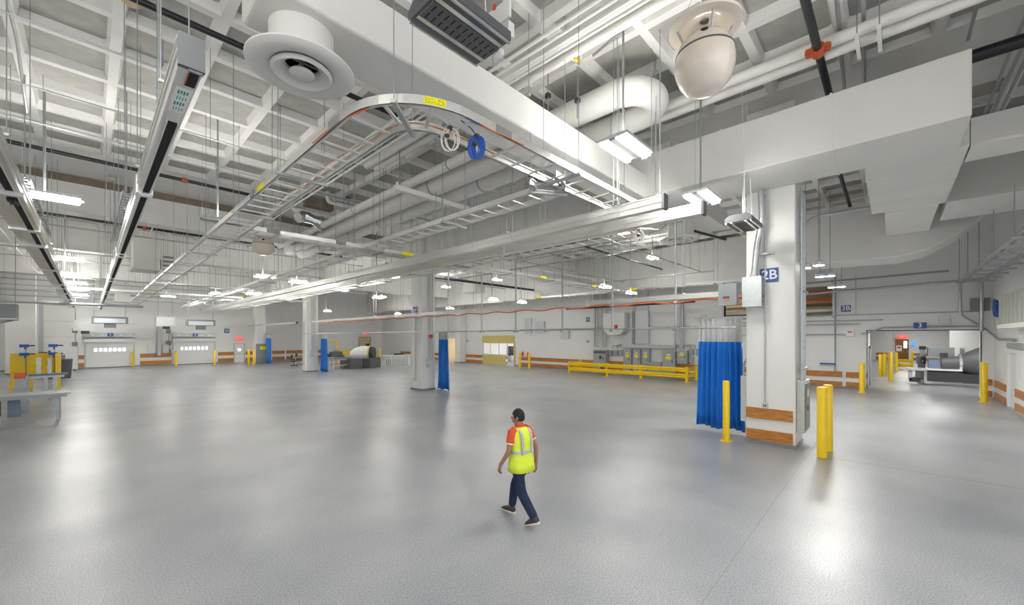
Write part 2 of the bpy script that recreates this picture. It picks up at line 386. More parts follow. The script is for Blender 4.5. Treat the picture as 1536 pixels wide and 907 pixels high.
# sectional garage doors in the back wall
def garage(n, x0, x1, num):
    d = MB().box(x0-.12, WY-.03, 0, x0, WY, 2.9).box(x1, WY-.03, 0, x1+.12, WY, 2.9).build('door_%d' % n, 'galv'); d['kind'] = 'structure'
    ph = .66
    for k in range(4):
        p = MB().box(x0, WY-.07, .02+k*ph, x1, WY-.01, .02+(k+1)*ph-.012).build('door_panel', 'doorw', d)
        if k == 2:
            for q in range(7):
                cx = (x0+x1)/2+(q-3)*.225*(x1-x0)/3*1.35
                MB().box(cx-.085, WY-.085, .02+k*ph+.18, cx+.085, WY-.068, .02+k*ph+.44).build('door_window', 'day', p)
    MB().box(x0-.1, WY-.3, 2.35, x1+.1, WY-.1, 2.7).build('dock_seal', 'paint', d)
    h = MB().box(x0-.15, WY-.5, 2.82, x1+.15, WY-.05, 3.22).build('roller_hood', 'galv', d)
    for q in range(5): MB().box(x0+.3+q*.62, WY-.51, 3.0, x0+.52+q*.62, WY-.5, 3.06).build('label_strip', 'white', h)
    s = MB().box((x0+x1)/2-.2, WY-.54, 2.88, (x0+x1)/2+.2, WY-.51, 3.2); so = s.build('number_sign', 'sign', d)
    text(num, .3, ((x0+x1)/2, WY-.55, 3.04), (1, 0, 0), (0, 0, 1), 'white', so)
    MB().box(x0-.1, WY-.12, 0, x1+.1, WY-.07, .05).build('threshold_seal', 'dark', d)
garage(1, -.25, 2.85, '1'); garage(2, 5.85, 9.2, '2')
# grey recessed panel door at the far left
d = MB().box(-3.0, WY-.05, 0, -.85, WY, 5.7).build('door_4', 'machine'); d['kind'] = 'structure'
for k in range(4): MB().box(-2.75, WY-.09, .1+k*1.38, -.95, WY-.05, 1.45+k*1.38).build('door_panel', 'paint', d)
# white pedestrian door with a window
d = MB().box(11.05, WY-.05, 0, 11.95, WY, 2.05).build('door_5', 'doorw'); d['kind'] = 'structure'
MB().box(10.98, WY-.07, 0, 11.05, WY, 2.12).box(11.95, WY-.07, 0, 12.02, WY, 2.12).box(10.98, WY-.07, 2.05, 12.02, WY, 2.12).build('door_frame', 'galv', d)
MB().box(11.38, WY-.06, 1.3, 11.62, WY-.05, 1.55).build('door_window', 'day', d)
MB().box(11.1, WY-.1, .92, 11.9, WY-.06, .98).build('push_bar', 'galv', d)
# second-room brown door with window and notice
d = MB().box(68.2, -1.55, 0, 68.29, -.35, 2.55).build('door_6', 'doorb'); d['kind'] = 'structure'
MB().box(68.17, -1.65, 0, 68.29, -1.55, 2.65).box(68.17, -.35, 0, 68.29, -.25, 2.65).box(68.17, -1.65, 2.55, 68.29, -.25, 2.65).build('door_frame', 'paint', d)
MB().box(68.17, -1.4, 1.5, 68.2, -1.12, 2.3).build('door_window', 'day', d)
MB().box(68.18, -.95, 1.1, 68.2, -.45, 1.8).build('notice', 'white', d); MB().box(68.165, -.85, 1.45, 68.18, -.55, 1.65).build('notice_heading', 'red', d)
MB().box(68.1, -1.5, 1.0, 68.2, -1.4, 1.1).build('door_handle', 'galv', d)
# corridor door inside opening
d = MB().box(31.2, .88, 0, 32.3, .95, 2.2).build('door_7', 'paint'); d['kind'] = 'structure'
MB().box(31.1, .86, 0, 31.2, .95, 2.3).box(32.3, .86, 0, 32.4, .95, 2.3).box(31.1, .86, 2.2, 32.4, .95, 2.3).build('door_frame', 'galv', d)
# loading door head trim of opening 3 and high window frame
struct(MB().box(WX-.03, -3.05, 3.16, WX+.38, .98, 3.2).box(WX-.03, -3.08, 0, WX+.02, -3.05, 3.2), 'trim_15', 'dark')
struct(MB().box(WX-.05, 2.3, 3.92, WX+.37, 2.4, 5.8).box(WX-.05, 8.0, 3.92, WX+.37, 8.1, 5.8).box(WX-.05, 2.3, 3.92, WX+.37, 8.1, 4.0), 'window_1', 'galv')
# tan door set in wall and open doorway beside the nacelle
d = MB().box(25.4, WY-.06, 0, 27.0, WY, 2.75).build('door_8', 'tan'); d['kind'] = 'structure'
MB().box(25.3, WY-.09, 0, 25.4, WY, 2.85).box(27.0, WY-.09, 0, 27.1, WY, 2.85).box(25.3, WY-.09, 2.75, 27.1, WY, 2.85).build('door_frame', 'gbox', d)
MB().box(26.3, WY-.09, 1.3, 26.9, WY-.06, 1.9).build('door_window', 'dark', d)
# yellow booth front in the long wall
wn = MB().box(WX-.06, 26.9, 2.2, WX-.01, 31.6, 2.98).build('window_2', 'ochre'); wn['kind'] = 'structure'
MB().box(WX-.06, 28.1, 0, WX-.01, 31.55, .98).build('sill_panel', 'ochre', wn)
MB().box(WX-.08, 26.85, 0, WX-.0, 26.98, 2.2).build('booth_post', 'ochre', wn)
for y in (27.0, 27.9, 29.1, 30.3, 31.45): MB().box(WX-.05, y-.04, 0, WX+.02, y+.04, 2.2).build('window_mullion', 'galv', wn)
MB().box(WX-.03, 28.0, 1.0, WX+.0, 31.4, 1.06).build('window_rail', 'galv', wn)

# ================================================================== DUCTS
def ductthing(name, label, loc): return thing(name, label, 'duct', loc)
t = ductthing('supply_duct', 'long rectangular white supply duct running over the cable tray, round diffuser under its near end', (5.9, 5.35, 6.69))
def bev(o, wd, seg=2):
    m = o.modifiers.new('bevel', 'BEVEL'); m.width = wd; m.segments = seg; m.limit_method = 'ANGLE'; return o
bev(MB().box(1.28, 4.9, 6.69, 10.6, 5.82, 7.32).build('duct_body', 'duct', t), .05, 3)
for x in (2.6, 5.6, 8.6):
    MB().box(x-.03, 4.86, 7.32, x+.03, 5.86, 7.36).build('hanger_strap', 'galv', t); rod(x, 4.88, 7.3, ZC, t); rod(x, 5.84, 7.3, ZC, t)
t = ductthing('main_duct', 'huge white rectangular duct crossing in front of column 2B', (11.4, 2, 6.69))
bev(MB().box(10.5, -1.02, 6.69, 12.2, 6.2, 7.86).build('duct_body', 'duct', t), .03)
for y in (.9, 3.0): MB().box(10.49, y-.02, 6.68, 12.21, y+.02, 7.87).build('duct_seam', 'duct', t)
bev(MB().box(12.15, -1.15, 6.69, 16.9, .45, 7.82).build('duct_branch', 'duct', t), .03)
for x in (13.3, 14.5, 15.7): MB().box(x-.015, -1.16, 6.68, x+.015, .46, 7.83).build('duct_seam', 'duct', t)
bev(MB().box(16.85, -1.0, 6.66, 20.7, .15, 7.75).build('duct_branch', 'duct', t), .03)
t = ductthing('offset_duct', 'white duct leaving the right side of the huge duct, nearest the frame edge', (12, -2.2, 6.69))
MB().box(12.26, -3.4, 6.69, 13.25, -1.17, 7.27).build('duct_body', 'duct', t)
t = ductthing('offset_duct', 'grey-green shaded duct farther right beside the stepped branch duct', (18, -2.2, 6.69))
MB().box(16.95, -3.4, 6.72, 19.5, -1.17, 8.3).build('duct_body', 'duct', t)
MB().box(19.4, -3.3, 6.9, 19.55, -2.5, 7.3).build('access_panel', 'lbox', t)
t = ductthing('plenum_duct', 'deep white plenum duct with sloping lower end above the 3B wall', (21.7, 1, 5.85))
prof = [(3.3, 8.0), (3.3, 5.9), (-.2, 5.82), (-.9, 5.95), (-1.7, 6.4), (-2.3, 6.95), (-2.6, 8.0)]
bev(MB().prism([(20.7, y, z) for y, z in prof], (1.9, 0, 0)).build('duct_body', 'duct', t), .05, 3)
t = ductthing('ceiling_duct_box', 'square white air box hung between the two left rails', (1.6, 27, 6))
a = onY(200, 355, 27); b = onY(239, 404, 27)
MB().box(a[0], 27, b[1], b[0], 28.6, a[1]).build('duct_body', 'duct', t)
MB().box(a[0]-.04, 26.95, b[1]-.05, b[0]+.04, 28.65, b[1]).build('duct_flange', 'paint', t)
for x in (a[0]+.1, b[0]-.1): rod(x, 27.1, a[1], ZC, t)
t = ductthing('grille_box', 'small white air box with open slatted grille right of the square air box', (3.2, 27, 6))
a = onY(242, 388, 27); b = onY(262, 404, 27)
MB().box(a[0], 27, b[1], b[0], 27.6, a[1]).build('duct_body', 'paint', t)
for k in range(3): MB().box(a[0]+.06, 26.97, b[1]+.1+k*.22, b[0]-.05, 27.0, b[1]+.2+k*.22).build('slat', 'gbox', t)
t = ductthing('ceiling_duct_box', 'white air box farther back above the first dock door', (1, 41, 5.5))
a = onY(173, 440, 41); b = onY(196, 452, 41); MB().box(a[0], 41, b[1], b[0], 42, a[1]).build('duct_body', 'duct', t)
MB().box(a[0]-.05, 40.95, b[1]-.06, b[0]+.05, 42.05, b[1]).build('duct_flange', 'paint', t)
t = ductthing('ceiling_duct_box', 'white square box high in the bay behind the second column', (17, 15, 6))
a = onX(695, 424, 20); b = onX(712, 436, 20); MB().box(20, b[0], b[1], 21, a[0], a[1]).build('duct_body', 'duct', t)
MB().box(19.95, b[0]-.05, b[1]-.06, 21.05, a[0]+.05, b[1]).build('duct_flange', 'paint', t)

def diffuser(x, y, zf, r, neck, ztop, label, group=None):
    t = thing('round_diffuser', label, 'diffuser', (x, y, zf), group)
    MB().lathe([(neck, ztop), (neck, zf+.06)], x, y, 40).build('neck', 'duct', t, True)
    MB().lathe([(neck*.98, zf+.16), (neck*.9, zf+.05), (r*.72, zf+.0), (r*.9, zf+.0), (r, zf+.04), (r, zf+.06), (r*.92, zf+.09), (neck, zf+.14)], x, y, 48).build('outer_cone', 'duct', t, True)
    MB().lathe([(r*.30, zf+.10), (r*.38, zf+.03), (r*.52, zf-.02), (r*.57, zf+.0), (r*.57, zf+.02), (r*.45, zf+.10), (r*.32, zf+.14)], x, y, 40).build('middle_cone', 'duct', t, True)
    MB().lathe([(0, zf-.02), (r*.18, zf-.025), (r*.24, zf+.0), (r*.2, zf+.03), (0, zf+.07)], x, y, 32).build('centre_disc', 'duct', t, True)
    MB().lathe([(0, zf+.25), (neck*.96, zf+.25)], x, y, 32).build('throat', 'slot', t)
    MB().cyl((x, y, zf+.02), (x, y, zf+.25), .02).box(x-neck*.9, y-.012, zf+.14, x+neck*.9, y+.012, zf+.16).box(x-.012, y-neck*.9, zf+.14, x+.012, y+neck*.9, zf+.16).build('spider_bracket', 'galv', t)
diffuser(1.85, 5.42, 6.18, .62, .37, 6.69, 'large round white ceiling diffuser on a drum neck, top left')
diffuser(14.1, 5.3, 6.2, .62, .42, 7.05, 'small-looking round white diffuser behind the ends of the two busways')
t = ductthing('ceiling_duct_box', 'white duct section over the diffuser behind the busway ends', (14.5, 5, 7.6))
MB().box(13.4, 4.6, 7.05, 17, 6.0, 7.7).build('duct_body', 'duct', t)

# ================================================================== PIPES
def pipe(name, label, pts, r, m='wrap', cat='pipe', n=12, group=None, hang=None, smooth=True, bands=None):
    pts = [Vector(p) for p in pts]
    t = thing(name, label, cat, pts[0], group)
    MB().tube(pts, r, n).build('pipe_run', m, t, smooth)
    if hang:
        p, q = pts[0], pts[-1]; L = (q-p).length; k = max(2, int(L/hang))
        for i in range(k):
            c = p.lerp(q, (i+.5)/k); rod(c.x, c.y, c.z+r*.8, ZC, t)
            d = (q-p).normalized()*.02
            MB().tube([c-d, c+d], r+.008, n).build('clamp', 'rod', t)
    return t
def bend(pts, rad, n=6):     # rounds the corners of a polyline
    out = [Vector(pts[0])]
    for i in range(1, len(pts)-1):
        a, b, c = Vector(pts[i-1]), Vector(pts[i]), Vector(pts[i+1])
        u = (a-b).normalized(); v = (c-b).normalized(); p, q = b+u*rad, b+v*rad
        for k in range(n+1):
            s_ = k/n; out.append(p*(1-s_)**2+b*2*s_*(1-s_)+q*s_**2)
    out.append(Vector(pts[-1])); return out
pipe('insulated_pipe', 'slim white insulated pipe, left of the three that run side by side', [(6.75, 5.9, 7.55), (6.75, 23, 7.55)], .13, hang=5)
pipe('insulated_pipe', 'fat white insulated pipe, middle of the three that run side by side', [(7.35, 5.9, 7.5), (7.35, 23.5, 7.5)], .27, hang=6)
pipe('insulated_pipe', 'fat white insulated pipe, right of the three that run side by side', [(8.15, 5.9, 7.5), (8.15, 24, 7.5)], .27, hang=6)
for q, y in enumerate((10.3, 19)):
    t = thing('trapeze_support', ('white' if q == 0 else 'far white')+' channel trapeze under the three insulated pipes', 'support', (7.4, y, 7.1))
    MB().box(6.0, y-.07, 7.06, 8.9, y+.07, 7.2).build('channel', 'paint', t)
    MB().box(6.05, y-.03, 7.2, 6.1, y+.03, 7.3).box(8.8, y-.03, 7.2, 8.85, y+.03, 7.3).build('channel_lip', 'paint', t)
    for x in (6.15, 8.75): rod(x, y, 7.2, ZC, t, .012)
pipe('insulated_pipe', 'thick white pipe above the duct, the outer of the near pair beside the slatted lamp', [(6.0, -1.6, 8.25), (6.0, 4.9, 8.25), (6.0, 12, 8.25)], .12)
pipe('insulated_pipe', 'thinner white pipe, the inner of the near pair beside the slatted lamp', [(6.33, -1.6, 8.25), (6.33, 12, 8.25)], .09)
t = thing('pipe_bracket', 'white perforated channel clamping the near pair of white pipes', 'support', (6.2, 2.6, 8.1))
MB().box(5.8, 2.1, 8.06, 6.55, 2.16, 8.14).build('channel', 'paint', t)
pf = MB()
for k in range(9): pf.box(5.84+k*.078, 2.09, 8.085, 5.87+k*.078, 2.1, 8.115)
pf.build('slots', 'slot', t); rod(5.86, 2.13, 8.14, ZC, t, .01); rod(6.5, 2.13, 8.14, ZC, t, .01)
pipe('insulated_pipe', 'white pipe crossing the upper right, upper of the twin run', [(9.75, -3.4, 8.5), (9.75, 6, 8.5)], .11)
pipe('insulated_pipe', 'white pipe crossing the upper right, lower of the twin run', [(10.05, -3.4, 8.45), (10.05, 6, 8.45)], .11)
for q, y in enumerate((.15, .45)):
    t = thing('pipe_bracket', ('near' if q == 0 else 'far')+' white perforated strap under the twin white pipes upper right', 'support', (9.9, y, 8.3))
    MB().box(9.5, y-.03, 8.24, 10.3, y+.03, 8.32).build('channel', 'paint', t)
    pf = MB()
    for k in range(8): pf.box(9.56+k*.09, y-.034, 8.265, 9.59+k*.09, y-.03, 8.3)
    pf.build('slots', 'slot', t); rod(9.55, y, 8.3, ZC, t, .01); rod(10.25, y, 8.3, ZC, t, .01)
u = bend([(7.85, 8, 8.13), (7.85, 4.0, 8.13), (8.5, 3.72, 8.13), (9.15, 4.0, 8.13), (9.15, 8, 8.13)], .35, 8)
u = [Vector((7.9, 9, 8.13)), Vector((7.9, 4.4, 8.13))]+[Vector((8.5-.6*math.cos(a*PI/14), 4.4-.6*math.sin(a*PI/14), 8.13)) for a in range(1, 14)]+[Vector((9.1, 4.4, 8.13)), Vector((9.1, 9, 8.13))]
pipe('expansion_bend', 'fat white insulated pipe making a U-shaped bend above the twin-tube lamp', u, .29, n=24)
# white conduits running beside the insulated pipes
for k in range(4):
    tag(MB().tube(bend([(5.0+k*.17, 22, 8.0), (5.0+k*.17, 7.6, 8.0), (5.35+k*.17, 6.9, 8.0), (5.35+k*.17, 1, 8.0)], .2), .03, 8).build('white_conduit', 'paint', None, True),
        ['leftmost', 'second from left', 'third from left', 'rightmost'][k]+' of four parallel white conduits with a jog, under the coffers', 'conduit', None)
# black sprinkler mains
def sprink(label, pts, r=.05, coup=()):
    t = pipe('sprinkler_pipe', label, pts, r, 'black', n=10)
    for c in coup:
        MB().tube([(c[0]-.07, c[1], c[2]), (c[0]+.07, c[1], c[2])], r*1.5, 8).box(c[0]-.03, c[1]-r*2.3, c[2]-.03, c[0]+.03, c[1]+r*2.3, c[2]+.03).build('grooved_coupling', 'coupling', t)
    return t
sprink('black sprinkler pipe passing behind the large round diffuser', [(-6.3, 9.1, 8.45), (12.1, 9.1, 8.45)], .06)
sprink('long black sprinkler pipe left, in front of the brown beam strip', [(-6.3, 18.2, 8.4), (4.3, 18.2, 8.4)], .06, [(2.3, 18.2, 8.4)])
sprink('black sprinkler pipe just beyond the first white beam', [(-6.3, 27.6, 8.4), (12, 27.6, 8.4)], .07, [(1.9, 27.6, 8.4)])
sprink('black sprinkler pipe, farthest of those on the left', [(-6.3, 36.1, 8.4), (12, 36.1, 8.4)], .08)
t = sprink('black sprinkler pipe with an orange coupling, upper right', [(4, 1.02, 8.35), (10.9, 1.02, 8.35), (12.1, 1.02, 8.35)], .07)
MB().tube([(9.52, 1.02, 8.35), (9.72, 1.02, 8.35)], .12, 8).box(9.58, .82, 8.3, 9.66, 1.22, 8.4).box(9.5, .84, 8.32, 9.55, 1.2, 8.38).box(9.7, .84, 8.32, 9.74, 1.2, 8.38).build('grooved_coupling', 'coupling', t)
pipe('sprinkler_pipe', 'thick black pipe at the right edge above the duct', [(11.6, -1.1, 8.2), (11.6, -3.4, 8.2)], .12, 'black', n=12)
sprink('black sprinkler pipe in the bay behind the second column', [(15.3, 6.9, 7.9), (15.3, 20, 7.9)], .05)
pipe('sprinkler_pipe', 'short black pipe with red fitting beyond the small diffuser', [(15.3, 5.6, 6.9), (18.2, 5.0, 6.9)], .05, 'black')
pipe('sprinkler_pipe', 'black pipe low along the long wall right of the lamps', [(27.8, 9.5, 5.2), (27.8, 20, 5.2)], .06, 'black')
pipe('sprinkler_pipe', 'dark pipe entering the right bay above column 2B', [(14.5, 1.2, 8.1), (21, 1.2, 8.1)], .06, 'black')
# grey conduits
def conduit(label, pts, r=.025, m='galv', rad=.15, name='conduit'):
    return tag(MB().tube(bend(pts, rad) if len(pts) > 2 else pts, r, 8).build(name, m, None, True), label, 'conduit')
conduit('thin grey conduit crossing the upper left coffers, farther one', [(-6, 10.6, 8.2), (1.0, 10.6, 8.2), (1.0, 10.6, 8.8)], .02)
conduit('thin grey conduit crossing the upper left coffers, nearer one', [(-6, 13.6, 8.3), (4.5, 13.6, 8.3)], .02)
conduit('grey conduit bending down from the coffers by the left rail', [(-1.0, 8.2, 8.75), (-1.0, 12.6, 8.75), (-1.0, 14.4, 8.0)], .025)
conduit('grey conduit running along the coffers toward the camera-side lamp', [(5.6, -2, 8.7), (7.2, 4.5, 8.7)], .03)
conduit('thick grey conduit high right, left of the twin pair', [(8.5, -1.1, 8.7), (11.9, -1.1, 8.7)], .03)
for k in range(2): conduit(['first', 'second'][k]+' grey conduit of the pair crossing the upper right coffers', [(6.5, .25+k*.35, 8.7), (12.2, .45+k*.35, 8.7)], .035, 'galv')
for k in range(3): conduit(['left', 'middle', 'right'][k]+' of three grey conduits at the top right corner beyond the duct', [(9.0+0*k, -1.75-k*.14, 8.6), (26, -1.75-k*.14, 8.6)], .03)
conduit('grey conduit arching over the opening beside the upper part of column 2B', [(18, 2.35, 3.4), (18, 2.35, 7.2), (18, .1, 7.2)], .05, rad=.6)
conduit('long thin grey conduit along the column row below the orange-cabled busway', [(11.65, 2.95, 3.1), (11.65, 34, 3.1)], .022)
conduit('grey conduit low on the long wall above the electrical panels', [(28.6, 1.2, 3.55), (28.6, 26, 3.55)], .03)
conduit('grey conduit along the 3B wall at box height', [(28.7, .3, 3.75), (28.7, 8.5, 3.75)], .03)
conduit('upper grey conduit along the 3B wall over door 3', [(28.7, -3.0, 4.05), (28.7, 8.5, 4.05)], .025)
conduit('grey conduit stepping up over door 3 from the grey box', [(28.68, 1.2, 3.0), (28.68, .9, 3.05), (28.68, .3, 3.35), (28.68, -3.1, 3.35)], .04, rad=.1)
conduit('lower grey conduit reaching the grey box left of door 3', [(28.68, 8, 2.95), (28.68, 1.75, 2.98)], .035)
conduit('vertical grey drop conduit with blue handle beside the 3B sign', [(28.65, 2.27, .9), (28.65, 2.27, 6.2)], .04, 'rod')
conduit('vertical grey conduit right of the 3B sign', [(28.7, 1.4, 4.05), (28.7, 1.4, 6.2)], .02)
conduit('bracketed pipe run high on the 3B wall, lower one', [(28.5, 4, 5.3), (28.5, -3.2, 5.55)], .06)
conduit('bracketed pipe run high on the 3B wall, upper one', [(28.2, 4, 5.9), (28.2, -2.0, 6.0)], .05, 'rod')
conduit('grey conduit looping down right of door 3', [(28.6, -2.4, 5.5), (28.6, -2.4, 3.9), (28.6, -3.2, 3.2), (27, -3.35, 2.75), (24, -3.35, 2.75)], .045)
conduit('thick grey riser beside the small panel at the right corner', [(28.5, -3.05, 3.1), (28.5, -3.05, 5.6)], .07)
conduit('thick grey pipe along the left end wall, upper bend', [(-6, 42, 5.1), (-6, 42, 5.8), (-6, 42.1, 6.0), (10, 42.1, 6.0)], .07)
conduit('thick grey pipe along the left end wall, lower bend', [(-5.4, 38.5, 3.9), (-5.4, 38.5, 5.0), (2.6, 38.6, 5.0)], .09, rad=.4)
t = thing('drop_handle', 'blue valve handle at the foot of the drop conduit', 'valve', (28.6, 2.4, 1.4))
MB().box(28.55, 2.25, 1.3, 28.62, 2.95, 1.38).build('handle_bar', 'cable_b', t); MB().cyl((28.6, 2.27, .95), (28.6, 2.27, 1.2), .06).build('valve_body', 'galv', t)

for k, (y, z, r) in enumerate(((14.9, 8.0, .022), (16.4, 8.55, .018), (24.2, 7.3, .03), (25.4, 8.2, .02), (29.2, 7.0, .035), (33.8, 7.2, .03), (38.4, 6.7, .05), (40.5, 6.2, .03), (43, 6.8, .04), (48, 6.0, .03))):
    pipe('cross_pipe', ['nearest','second','third','fourth','fifth','sixth','seventh','eighth','ninth','farthest'][k]+' of the slim grey pipes crossing the main hall below the slab', [(-6.2, y, z), (11.8, y, z)], r, 'galv', 'pipe', 8, hang=4.5)
for k, (x, z, r) in enumerate(((2.0, 7.9, .03), (4.0, 6.9, .03), (-2.6, 7.4, .025), (11.2, 6.6, .03))):
    pipe('long_pipe', ['white pipe high between the left rail and the curved tray','white pipe over the crossing tray','white pipe outside the far-left rail','white pipe close to the column row'][k]+', running toward the back wall', [(x, 23.5, z), (x, 50, z)], r, 'paint', 'pipe', 8, hang=6)
for k, (y, z, r, m) in enumerate(((8.6, 6.9, .03, 'galv'), (11.2, 7.4, .05, 'black'), (14.0, 6.8, .03, 'galv'), (16.4, 7.2, .11, 'wrap'), (22.5, 6.9, .09, 'black'), (26, 7.3, .04, 'galv'))):
    pipe('rear_pipe', ['nearest thin grey','nearest black','second thin grey','thick white insulated','thick black','farthest thin grey'][k]+' pipe crossing the rear bay ceiling', [(13.4, y, z), (26.5, y, z)], r, m, 'pipe', 10, hang=4)
for k, (x, z) in enumerate(((15.4, 6.4), (18.6, 7.6), (25.0, 6.7))):
    pipe('rear_pipe', ['low','high','far'][k]+' grey pipe running lengthwise in the rear bay', [(x, 7.5, z), (x, 17.8, z)], .035, 'galv', 'pipe', 8, hang=4)
t = thing('exhaust_run', 'dark ribbed round duct lying lengthwise high in the rear bay', 'duct', (19, 10, 7.4))
MB().tube([(17.5, 9+k*.25, 7.75) for k in range(33)], [.30 if k % 2 else .27 for k in range(33)], 16).build('duct_run', 'gbox', t, True)
for y in (10, 13, 16): rod(17.5, y, 8.0, ZC, t, .01)
# ================================================================== BUSWAYS (plug-in track hung from the slab)
def busway(label, x, y0, y1, z, wd, h, slot=None, caps=True, joints=6, name='busway'):
    t = thing(name, label, 'busway', (x, y0, z))
    mb = MB().box(x-wd/2, y0, z, x+wd/2, y1, z+h)
    mb.box(x-wd/2-.012, y0+.02, z+h-.02, x+wd/2+.012, y1, z+h)
    mb.build('housing', 'alu', t)
    MB().box(x-wd/2-.014, y0+.02, z+h*.45, x-wd/2, y1, z+h*.5).box(x+wd/2, y0+.02, z+h*.45, x+wd/2+.014, y1, z+h*.5).build('side_rib', 'alu', t)
    if slot:
        MB().box(x+slot[0], y0+1.3, z-.004, x+slot[1], y1, z+.001).build('slot', 'slot', t)
        MB().box(x+slot[0]-.012, y0+1.3, z-.02, x+slot[0], y1, z).box(x+slot[1], y0+1.3, z-.02, x+slot[1]+.012, y1, z).build('slot_lip', 'alu', t)
    if caps: MB().box(x-wd/2-.01, y0-.02, z-.02, x+wd/2+.01, y0+.03, z+h+.02).build('end_cap', 'deep', t)
    for k in range(joints):
        y = y0+(y1-y0)*(k+.6)/joints
        MB().box(x-wd/2-.02, y-.12, z-.03, x+wd/2+.02, y+.12, z+h+.01).build('joint_cover', 'alu', t)
    n = int((y1-y0)/3)
    for k in range(n):
        y = y0+1.0+k*3.0
        rod(x-wd/2-.03, y, z+h, ZC, t, .007); rod(x+wd/2+.03, y, z+h, ZC, t, .007)
        MB().box(x-wd/2-.05, y-.02, z+h, x+wd/2+.05, y+.02, z+h+.03).build('hanger_bracket', 'galv', t)
    return t
t = busway('left aluminium busway rail with dark slot, nearest end cap at top left', .62, 4.5, 50, 5.24, .17, .25, (-.03, .055))
MB().box(.60, 4.5, 5.20, .70, 4.52, 5.24).build('cap_tongue', 'gbox', t)
MB().box(.62, 4.56, 5.232, .69, 4.86, 5.238).build('terminal_pocket', 'slot', t); MB().box(.61, 4.6, 5.225, .617, 4.85, 5.236).build('terminal_strip', 'coupling', t)
lb = MB().box(.56, 4.92, 5.229, .69, 5.5, 5.236).build('warning_label', 'white', t)
mk = MB()
for k in range(4):
    for j in range(4): mk.box(.585+j*.022+(k % 2)*.006, 4.98+k*.13, 5.226, .598+j*.022, 5.06+k*.13-(j % 2)*.02, 5.229)
mk.build('label_print', 'green', lb)
for k in range(6):
    y = 9+k*7; MB().box(.55, y, 5.2, .72, y+.04, 5.24).build('rail_clip', 'alu', t)
t = busway('far-left wide aluminium busway rail with open black slot', -1.0, 1.5, 48.8, 5.25, .42, .26, (.05, .14), caps=False)
for k in range(7):
    y = 10.5+k*5.6; MB().box(-1.25, y, 5.18, -.76, y+.12, 5.26).build('splice_plate', 'paint', t)
sb = MB()
for k in range(60): sb.cyl((-.93+random.uniform(-.05, .06), 11.0+random.uniform(-.25, .4), 5.2+random.uniform(-.02, .06)), (-.93+random.uniform(-.05, .06), 11.1+random.uniform(-.25, .4), 5.2+random.uniform(-.02, .06)), .008, 4)
sb.build('cable_tangle', 'black', t, kind='stuff')
for k, (px, py) in enumerate(((37, 266), (190, 288))):      # outrigger channel arms beside the rails
    X, Y = at(px, py, 6.5)
    t = thing('track_arm', ['left', 'right'][k]+' galvanised slotted channel arm on two hanger rods among the left rails', 'support', (X, Y, 6.4))
    MB().box(X-.09, Y-.1, 6.4, X-.06, Y+7.5, 6.5).box(X+.06, Y-.1, 6.4, X+.09, Y+7.5, 6.5).build('channel', 'galv', t)
    for q in range(24): MB().box(X-.06, Y+q*.31, 6.45, X+.06, Y+.06+q*.31, 6.46).build('channel_rung', 'rod', t)
    rod(X, Y, 6.5, ZC, t, .014); rod(X, Y+7, 6.5, ZC, t, .014)
busway('upper of the two long silver busways ending mid-right', 7.35, 3.05, 48, 5.24, .16, .24, joints=5)
busway('lower front silver busway with brand plate, ends below the corner lamp', 8.15, 2.62, 48, 5.22, .16, .22, joints=5)
t = busway('low busway along the column row with orange cables beneath', 11.66, 3.3, 32, 3.93, .1, .14, joints=4, name='low_busway')
MB().box(11.55, 2.92, 3.68, 11.8, 3.35, 4.25).build('feed_box', 'gbox', t)
MB().box(11.545, 3.08, 3.86, 11.55, 3.24, 3.92).build('box_label', 'dark', t); MB().box(11.545, 3.1, 3.80, 11.55, 3.2, 3.85).build('hazard_label', 'orange', t)
oc = []
for k in range(90):
    y = 3.4+k*.3; oc.append((11.66+.03*math.sin(k*.7), y, 3.86+.035*math.sin(k*1.15)))
MB().tube(oc, .022, 6).build('orange_cable', 'orange', t, True)
t = busway('low busway ending at the third column, farther left', 11.66, 35.3, 50, 3.93, .12, .16, joints=2, caps=True, name='low_busway')
for q, px in enumerate((671, 721, 772, 842, 917, 1012)):
    Y, Z = onX(px, 484, 11.72)
    t = thing('strut_post', ['first', 'second', 'third', 'fourth', 'fifth', 'sixth'][q]+' from the left of the grey strut posts carrying the low busway', 'support', (11.72, Y, 3.08))
    rod(11.78, Y, 3.08, 6.62, t, .045, 'strut', _strutmesh); MB().box(11.6, Y-.03, 3.84, 11.8, Y+.03, 3.88).build('bracket', 'galv', t)
    MB().box(11.7, Y-.06, 3.02, 11.86, Y+.06, 3.08).build('foot_plate', 'galv', t)

